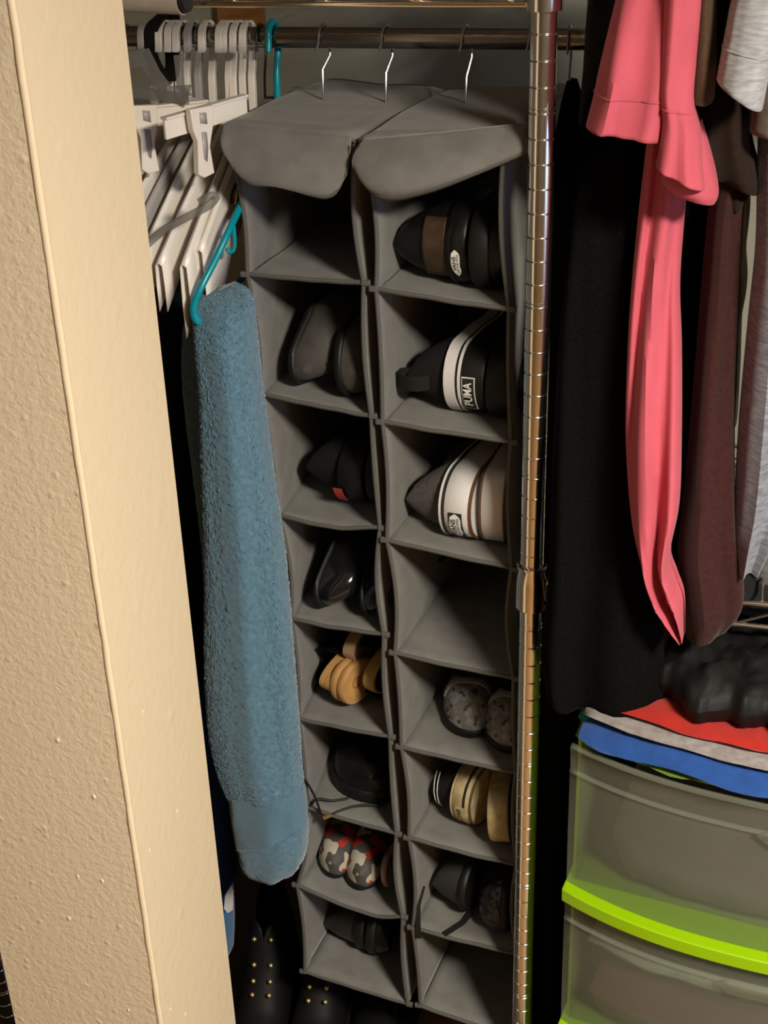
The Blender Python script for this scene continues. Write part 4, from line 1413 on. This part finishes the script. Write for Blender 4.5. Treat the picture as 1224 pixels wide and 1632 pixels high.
garment('pink_shirt', 'salmon pink shirt with wide hemmed sleeve', 'shirt',
        [('sleeve', [(1035, -150, 1080, -150, 1.46, 0.025), (1015, -110, 1082, -110, 1.43, 0.04), (1000, -60, 1085, -60, 1.40, 0.05), (984, 0, 1090, 0, 1.39, 0.055), (960, 100, 1088, 105, 1.38, 0.06), (950, 142, 1082, 152, 1.375, 0.06), (937, 191, 1072, 212, 1.37, 0.062)],
          M_pink, dict(n=40, folds=1.6, amp=0.007, seed=1, open_bottom=True, solid=0.0016, seams=(0.835,))),
         ('front_placket', [(1050, -140, 1095, -140, 1.43, 0.010), (1058, -105, 1112, -105, 1.38, 0.014), (1060, -60, 1122, -60, 1.345, 0.018), (1060, 0, 1119, 0, 1.342, 0.02), (1054, 100, 1110, 100, 1.338, 0.022), (1052, 150, 1106, 160, 1.335, 0.024), (1056, 190, 1116, 205, 1.333, 0.026), (1050, 240, 1120, 262, 1.33, 0.03), (1046, 258, 1124, 300, 1.33, 0.032)],
          M_pink, dict(n=44, folds=0.7, amp=0.004, seed=5, open_bottom=True, solid=0.0016, seams=(0.69,))),
         ('rolled_cuff', [(1066, 215, 1118, 190, 1.365, 0.02), (1060, 240, 1128, 225, 1.362, 0.03), (1057, 262, 1140, 270, 1.36, 0.034), (1056, 284, 1146, 306, 1.36, 0.034), (1072, 298, 1140, 322, 1.36, 0.028)],
          M_pink, dict(n=30, folds=0.6, amp=0.003, seed=9, open_bottom=True, solid=0.0016)),
         ('body', [(1036, 195, 1100, 200, 1.43, 0.035), (1020, 330, 1092, 330, 1.425, 0.04), (1008, 450, 1084, 450, 1.40, 0.04), (1001, 560, 1087, 555, 1.375, 0.042), (998, 690, 1087, 690, 1.345, 0.040), (1006, 820, 1083, 800, 1.32, 0.034), (1022, 900, 1068, 880, 1.31, 0.028), (1040, 950, 1078, 920, 1.305, 0.024), (1062, 985, 1090, 955, 1.30, 0.018), (1084, 1018, 1091, 1012, 1.30, 0.004)],
          M_pink, dict(n=80, seg=72, folds=1.8, amp=0.015, seed=12, drift=1.6, seams=(0.80,)))], at(1050, 1018, 1.39))
garment('brown_top', 'plain brown top with a small gold stud, right of the pink shirt', 'top',
        [('body', [(1122, -150, 1138, -150, 1.46, 0.02), (1120, -110, 1140, -110, 1.43, 0.03), (1118, -60, 1142, -60, 1.385, 0.04), (1112, 0, 1142, 0, 1.385, 0.05), (1104, 100, 1141, 100, 1.385, 0.05), (1100, 150, 1138, 156, 1.385, 0.05)], M_brownc, dict(n=24, seg=32, folds=0.7, amp=0.002, seed=3))], at(1120, 152, 1.42))
garment('dark_brown_sweater', 'dark brown sweater with draped lower folds behind the grey knit', 'sweater',
        [('body', [(1135, -130, 1170, -130, 1.47, 0.012), (1128, 0, 1178, 0, 1.47, 0.03), (1120, 100, 1180, 100, 1.47, 0.05), (1116, 170, 1192, 160, 1.465, 0.06), (1110, 210, 1200, 225, 1.46, 0.06), (1112, 245, 1212, 275, 1.46, 0.06), (1128, 262, 1214, 300, 1.46, 0.05)], M_dbrown, dict(n=30, folds=1.2, amp=0.006, seed=21)),
         ('sleeve', [(1130, 255, 1200, 262, 1.475, 0.04), (1140, 290, 1196, 300, 1.475, 0.045), (1150, 320, 1186, 325, 1.475, 0.04)], M_dbrown, dict(n=20, folds=1, amp=0.004, seed=22))], at(1160, 320, 1.47))
garment('maroon_knit', 'long maroon knit hanging down over the wire shelf', 'knitwear',
        [('body', [(1152, -150, 1180, -150, 1.48, 0.015), (1148, 0, 1188, 0, 1.51, 0.025), (1146, 130, 1194, 130, 1.50, 0.03), (1140, 250, 1195, 255, 1.47, 0.035), (1128, 340, 1184, 330, 1.465, 0.04), (1118, 450, 1180, 440, 1.46, 0.045), (1106, 600, 1172, 600, 1.425, 0.04), (1092, 760, 1170, 760, 1.385, 0.035), (1080, 870, 1172, 850, 1.36, 0.032), (1084, 940, 1184, 925, 1.352, 0.03), (1090, 985, 1182, 968, 1.352, 0.03), (1094, 1012, 1160, 998, 1.352, 0.026)],
          M_maroon, dict(n=60, folds=1.3, amp=0.008, seed=14)),
         ], at(1130, 1010, 1.40))
garment('black_sweater', 'black top between the pink shirt and the maroon knit', 'top',
        [('body', [(1098, -150, 1124, -150, 1.49, 0.015), (1090, 0, 1140, 0, 1.53, 0.03), (1080, 230, 1150, 230, 1.53, 0.04), (1072, 400, 1140, 400, 1.53, 0.05), (1075, 600, 1130, 600, 1.53, 0.05), (1070, 800, 1120, 800, 1.53, 0.05), (1076, 960, 1110, 960, 1.52, 0.04)], M_blackcloth, dict(n=36, folds=1, amp=0.005, seed=15))], at(1100, 960, 1.52))
garment('cream_blouse', 'thin cream garment edge showing right of the maroon knit', 'garment',
        [('body', [(1190, -150, 1200, -150, 1.49, 0.012), (1188, 60, 1199, 60, 1.53, 0.03), (1184, 285, 1196, 290, 1.50, 0.04), (1182, 340, 1195, 340, 1.50, 0.05), (1178, 400, 1189, 400, 1.50, 0.05), (1176, 450, 1191, 450, 1.50, 0.05), (1172, 500, 1183, 500, 1.50, 0.05), (1170, 580, 1180, 580, 1.50, 0.05), (1166, 660, 1176, 660, 1.50, 0.04)], M_creamc, dict(n=40, seg=24, folds=0.8, amp=0.002, seed=16))], at(1172, 660, 1.50))
garment('heather_grey_tee', 'pale heather grey knit sleeve at the top right', 'shirt',
        [('sleeve', [(1205, -150, 1245, -150, 1.46, 0.015), (1192, -115, 1256, -115, 1.41, 0.03), (1180, -60, 1262, -60, 1.36, 0.05), (1165, 0, 1250, 0, 1.355, 0.05), (1152, 70, 1232, 88, 1.35, 0.05), (1143, 122, 1216, 170, 1.345, 0.05)], M_heather, dict(n=30, folds=0.8, amp=0.003, seed=17, open_bottom=True, solid=0.0016, seams=(0.82,))),
         ], at(1190, 170, 1.345))
garment('olive_grey_tee', 'olive grey sleeve beyond the heather grey one', 'shirt',
        [('sleeve', [(1240, -150, 1275, -150, 1.47, 0.012), (1228, -80, 1286, -80, 1.44, 0.03), (1215, 20, 1290, 20, 1.42, 0.04), (1205, 120, 1290, 130, 1.42, 0.045), (1194, 204, 1280, 212, 1.42, 0.045)], M_olive, dict(n=24, folds=0.8, amp=0.003, seed=18, open_bottom=True, solid=0.0016))], at(1240, 208, 1.42))
garment('blue_grey_shirt', 'blue grey heather shirt hanging at the right edge over the wire shelf', 'shirt',
        [('body', [(1230, -150, 1270, -150, 1.47, 0.012), (1220, -60, 1284, -60, 1.48, 0.028), (1212, 90, 1290, 90, 1.47, 0.03), (1206, 230, 1290, 230, 1.45, 0.035), (1203, 380, 1290, 380, 1.43, 0.04), (1192, 500, 1290, 500, 1.42, 0.04), (1178, 660, 1280, 660, 1.40, 0.04), (1171, 780, 1262, 780, 1.38, 0.035), (1168, 850, 1236, 850, 1.365, 0.03), (1170, 898, 1210, 907, 1.36, 0.025)], M_heather2, dict(n=50, folds=1.5, amp=0.010, seed=19)),
         ], at(1190, 905, 1.40))
garment('slate_shirt', 'slate grey shirt low at the right edge behind the blue grey one', 'shirt',
        [('body', [(1235, -150, 1290, -150, 1.49, 0.012), (1222, 0, 1300, 0, 1.52, 0.03), (1208, 280, 1300, 280, 1.53, 0.035), (1200, 560, 1300, 560, 1.52, 0.035), (1195, 760, 1300, 760, 1.51, 0.04), (1188, 880, 1300, 880, 1.50, 0.04), (1190, 932, 1300, 940, 1.50, 0.03)], M_slate, dict(n=40, folds=1.5, amp=0.008, seed=20))], at(1230, 935, 1.50))
# hangers that carry the clothes of the right bay
for (px, up, m_) in ((908, 0, 'long black coat'), (975, 0, 'black trousers'), (985, 1, 'charcoal sweater'), (1055, 1, 'pink shirt'), (1110, 1, 'black sweater'), (1129, 1, 'brown top'),
                     (1165, 1, 'maroon knit'), (1222, 1, 'heather grey sleeve'), (1252, 1, 'olive grey sleeve')):
    RYY, RZZ = (UROD_Y, UROD_Z) if up else (ROD_Y, ROD_Z)
    x = at(px, -170 if up else 70, RYY).x
    root = thing('garment_hanger', 'wire hanger on the rod above the ' + m_, 'hanger', (x, RYY, RZZ - 0.045), 'hangers above the right clothes')
    b = Vector((x, RYY, RZZ - 0.045))
    MB().tube([p - b for p in hook_path(x, RZZ - 0.045, 0.0016, RYY, RZZ)], 0.0015, 8).build('hook', M_hook, root)
    MB().tube([Vector((0, 0, 0)), Vector((0, -0.012, -0.02)), Vector((0, 0.03, -0.02)), Vector((0, 0, 0))], 0.0015, 8).build('triangle', M_hook, root)

# ------------------------------------------------------------------ plastic drawer tower
TY = math.radians(8)
TE = Vector((math.cos(TY), -math.sin(TY), 0))
TD = Vector((math.sin(TY), math.cos(TY), 0))
T0 = at(900, 1405, 1.30)
TW, TDEP = 0.40, 0.36
ZT = at(905, 1185, 1.30).z
ZB1 = T0.z
ZB2 = at(890, 1625, 1.30).z
tower = thing('drawer_tower', 'lime green and frosted plastic drawer tower under the clothes', 'drawers', (T0.x, T0.y, 0))
TB = Vector((T0.x, T0.y, 0))


def tp(u, v, z):
    """tower point: u across, v depth behind the bowed front, z height"""
    return TE * u + TD * v + Vector((0, 0, z))


def bow(u):
    s = (u / TW) * 2 - 1
    return -0.034 * (1 - abs(s) ** 2.3)


def slab(name, z0, z1, m, parent, inset=0.0, front=0.0, bev=0.0015):
    N = 20
    ringb = []
    for j in range(N + 1):
        u = lerp(inset, TW - inset, j / N)
        ringb.append((u, bow(u) + front))
    ringb += [(TW - inset, TDEP - inset), (inset, TDEP - inset)]
    r0 = [tp(u, v, z0) for u, v in ringb]
    r1 = [tp(u, v, z1) for u, v in ringb]
    return MB().grid([r0, r1], True).cap(r0, True).cap(r1).build(name, m, parent, True, bevel=bev, autos=30)


RH_ = 0.019
for z in (ZB1, ZB2, ZB2 - 0.238, ZB2 - 0.36):
    if z - RH_ > 0.0:
        slab('rail', max(z - RH_, 0.02), z, M_lime, tower, 0.0, -0.014)
slab('rail', ZT - 0.004, ZT + 0.004, M_lime, tower, 0.012, 0.02)
slab('rail', 0.0, 0.02, M_lime, tower)
# side walls and back of the frame
for u in (0.004, TW - 0.004):
    mb = MB()
    rr = []
    for z in (0.02, ZT - 0.004):
        rr.append([tp(u - 0.002, 0.03, z), tp(u + 0.002, 0.03, z), tp(u + 0.002, TDEP - 0.006, z), tp(u - 0.002, TDEP - 0.006, z)])
    mb.grid(rr, True).cap(rr[0], True).cap(rr[1]).build('side_panel', M_lime, tower, False)
rr = []
for z in (0.02, ZT - 0.004):
    rr.append([tp(0.006, TDEP - 0.006, z), tp(TW - 0.006, TDEP - 0.006, z), tp(TW - 0.006, TDEP - 0.002, z), tp(0.006, TDEP - 0.002, z)])
MB().grid(rr, True).cap(rr[0], True).cap(rr[1]).build('rear_panel', M_lime, tower, False)


def drawer(z0, z1, grip_u):
    d = bpy.data.objects.new('drawer', None)
    COL.objects.link(d)
    d.parent = tower
    zl = z1 - 0.036            # ledge below the recessed upper band
    N = 30
    rows = []
    prof = [(z0, 0.0035), (lerp(z0, zl, 0.5), 0.000), (zl - 0.002, -0.001), (zl, -0.0045), (zl + 0.002, 0.001), (lerp(zl, z1, 0.5), -0.001), (z1 - 0.004, -0.003), (z1, -0.006), (z1 + 0.0005, 0.003), (z1 - 0.003, 0.004)]
    for z, o in prof:
        rows.append([tp(lerp(0.002, TW - 0.002, j / N), bow(lerp(0.002, TW - 0.002, j / N)) + o, z) for j in range(N + 1)])
    MB().grid(rows).build('front', M_frost, d, solid=0.0018, autos=35)
    # bin
    mb = MB()
    for u in (0.012, TW - 0.012):
        mb.grid([[tp(u, 0.008, z0 + 0.004), tp(u, TDEP - 0.02, z0 + 0.004)], [tp(u, 0.008, z1 - 0.02), tp(u, TDEP - 0.02, z1 - 0.02)]])
    mb.grid([[tp(0.012, TDEP - 0.02, z0 + 0.004), tp(TW - 0.012, TDEP - 0.02, z0 + 0.004)], [tp(0.012, TDEP - 0.02, z1 - 0.02), tp(TW - 0.012, TDEP - 0.02, z1 - 0.02)]])
    mb.grid([[tp(0.012, 0.006, z0 + 0.004), tp(TW - 0.012, 0.006, z0 + 0.004)], [tp(0.012, TDEP - 0.02, z0 + 0.004), tp(TW - 0.012, TDEP - 0.02, z0 + 0.004)]])
    mb.build('bin', M_frost, d, solid=0.0012)
    # moulded grip in the middle of the ledge
    rows = []
    for j in range(13):
        u = lerp(grip_u, grip_u + 0.10, j / 12)
        h = math.sin(PI * min(1, max(0, j / 12)))
        rows.append([tp(u, bow(u) - 0.006, zl + 0.010 * min(1, 2 * h)), tp(u, bow(u) - 0.010, zl + 0.004), tp(u, bow(u) - 0.008, zl - 0.012 * min(1, 2 * h))])
    MB().grid(rows).build('grip', M_frost, d, solid=0.002)
    return d


drawer(ZB1 + 0.0005, ZT, 0.225)
drawer(ZB2 + 0.0005, ZB1 - RH_, 0.200)
drawer(ZB2 - 0.2375, ZB2 - RH_, 0.2)


def folded(name, label, cat, u0, u1, v0, v1, z0, z1, m, seed, lay=1, bw=True, slump=0.0, crump=0.0, group='folded clothes around the drawer tower', fr=None, res=(26, 18)):
    """folded cloth: soft-edged slab in the tower's frame with drooping, wavy edges"""
    NU, NV = res
    mid = tp((u0 + u1) / 2, (v0 + v1) / 2, z0)
    T, Bt = [], []
    for i in range(NV + 1):
        rt, rb = [], []
        for j in range(NU + 1):
            s, q = j / NU, i / NV
            u = lerp(u0, u1, s)
            v = lerp(v0 + (bow(min(max(u, 0), TW)) if bw else 0) + (interp(fr, s) if fr else 0), v1, q)
            ed = min(1.0, min(s, 1 - s) * 9, min(q, 1 - q) * 9)
            rnd = math.sqrt(max(0, 1 - (1 - ed) ** 2))
            nz = noise.noise(Vector((s * 5 + seed, q * 4, seed * 2)))
            n2 = noise.noise(Vector((s * 11, q * 3 + seed, 3)))
            zt_ = lerp(z0, z1, 0.5 + 0.5 * rnd) + 0.006 * nz + 0.003 * n2 - slump * (1 - q)
            zb_ = lerp(z1, z0, 0.5 + 0.5 * rnd) + 0.003 * nz - slump * (1 - q)
            if crump:
                c1 = noise.turbulence(Vector((s * 7 + seed, q * 5, 1.7)), 3, True)
                zt_ += crump * (c1 - 0.6) * rnd
                v += crump * 0.8 * (noise.noise(Vector((s * 9, seed, 2))) + 0.5 * noise.noise(Vector((s * 22, seed, 7)))) * (1 - q)
            o = tp(u + 0.004 * n2, v + 0.006 * nz, 0) - Vector((mid.x, mid.y, 0))
            rt.append(o + Vector((0, 0, zt_ - z0)))
            rb.append(o + Vector((0, 0, zb_ - z0)))
        T.append(rt)
        Bt.append(rb)
    mb = MB()
    mb.grid(T).grid(Bt)
    per = lambda G: G[0] + [r[-1] for r in G[1:]] + G[-1][::-1][1:] + [r[0] for r in G[::-1][1:-1]]
    mb.grid([per(T), per(Bt)], True)
    o = mb.build(name, m, None, True, autos=80)
    o.location = TB + Vector((mid.x, mid.y, z0))
    tag(o, label, cat, group)
    return o


folded('folded_green_shirt', 'green folded shirt at the bottom of the pile on the drawers', 'shirt', 0.004, 0.39, 0.008, 0.30, ZT + 0.004, ZT + 0.012, M_greenc, 1)
folded('folded_teal_shirt', 'teal folded shirt peeking out left of the blue one', 'shirt', 0.000, 0.36, 0.03, 0.30, ZT + 0.012, ZT + 0.022, M_tealc, 2)
folded('folded_blue_shirt', 'bright blue folded shirt on the drawer tower', 'shirt', 0.010, 0.40, -0.002, 0.30, ZT + 0.008, ZT + 0.030, M_bluec, 3, slump=0.003)
folded('folded_grey_shirt', 'heather grey folded shirt on top of the blue one', 'shirt', 0.010, 0.40, 0.018, 0.30, ZT + 0.030, ZT + 0.042, M_greyc, 4)
folded('folded_red_shirt', 'red folded shirt on top of the clothes pile', 'shirt', 0.045, 0.40, 0.032, 0.28, ZT + 0.042, ZT + 0.054, M_redc, 5)
folded('black_jacket', 'crumpled shiny black jacket lying on the red shirt', 'jacket', 0.080, 0.40, 0.056, 0.30, ZT + 0.050, ZT + 0.108, M_blacksatin, 6, bw=True, crump=0.020, res=(80, 50), fr=[(0, 0.02), (0.1, 0.0), (0.25, -0.02), (0.4, 0.0), (0.7, -0.01), (1, -0.01)])
folded('charcoal_bag', 'soft charcoal cloth bag behind the black jacket', 'bag', 0.12, 0.42, 0.15, 0.33, ZT + 0.118, ZT + 0.152, M_charcoal, 7, bw=False)
folded('drawer_clothes', 'dark brownish folded clothes filling the upper drawer', 'clothes', 0.055, 0.385, 0.022, 0.32, ZB1 + 0.007, ZT - 0.034, fabric('taupe_cloth', (0.055, 0.042, 0.040)), 8)
folded('drawer_clothes', 'maroon folded clothes in the lower drawer', 'clothes', 0.035, 0.385, 0.022, 0.32, ZB2 + 0.006, ZB1 - 0.125, fabric('plum_cloth', (0.085, 0.036, 0.032)), 9)
folded('pale_scarf', 'pale grey green folded cloth on top in the lower drawer', 'cloth', 0.030, 0.30, 0.020, 0.30, ZB1 - 0.120, ZB1 - 0.072, fabric('sage_cloth', (0.26, 0.29, 0.26)), 10)

# ------------------------------------------------------------------ shoes on the closet floor
M_boot = mat('boot_leather', (0.005, 0.0047, 0.0045), 0.6, spec=0.2)


def floor_boot(label, x, y, yaw, L=0.27, hh=0.22, m=M_boot):
    M = Matrix.Translation((x, y, 0.0)) @ Matrix.Rotation(math.radians(yaw), 4, 'Z')
    sh = shoe('ankle_boot', label, 'shoes on the closet floor', M, L=L, W=0.048, hh=hh, ht=0.065, m_up=m, m_sole=M_black, zs=0.03, collar=(0.05, 0.34), lean=0.0, heelw=0.85, heel_round=0.12,
              vamp=[(0, hh), (0.06, hh), (0.3, hh * 0.98), (0.42, hh * 0.86), (0.55, hh * 0.55), (0.7, 0.082), (0.85, 0.068), (1.0, 0.04)])
    return sh


def eyelets(sh, pts):
    inv = sh['root'].matrix_world.inverted()
    for p in pts:
        q = inv @ p
        bm = bmesh.new()
        bmesh.ops.create_icosphere(bm, subdivisions=2, radius=0.0042)
        me = bpy.data.meshes.new('eyelet')
        for v in bm.verts:
            v.co = v.co + q
        bm.to_mesh(me)
        bm.free()
        link('eyelet', me, M_brass, sh['root'])


b1 = floor_boot('black laced ankle boot on the floor, left one of the pair', -0.70, 1.68, -80)
b2 = floor_boot('black laced ankle boot on the floor, right one of the pair', -0.60, 1.69, -82)
bpy.context.view_layer.update()
for bt, dx in ((b1, 0), (b2, 0)):
    M = bt['root'].matrix_world
    c = bt['cen'](0.5)
    P = [M @ Vector((0.27 * t, c + sgn * 0.014, h)) for t, h in ((0.47, 0.176), (0.54, 0.138), (0.60, 0.118), (0.66, 0.104)) for sgn in (-1, 1)]
    eyelets(bt, P)
shoe('floor_shoe', 'black shoe on the floor below the left organizer', 'shoes on the closet floor', Matrix.Translation((-0.50, 1.75, 0)) @ Matrix.Rotation(math.radians(-85), 4, 'Z'),
     m_up=M_bleather, m_sole=M_black, hh=0.09)
shoe('floor_shoe', 'brown leather shoe on the floor below the organizers', 'shoes on the closet floor', Matrix.Translation((-0.395, 1.74, 0)) @ Matrix.Rotation(math.radians(-84), 4, 'Z'),
     m_up=mat('tan_leather', (0.13, 0.06, 0.03), 0.5, var=0.2, vscale=30), m_sole=M_black, hh=0.09, ht=0.06)
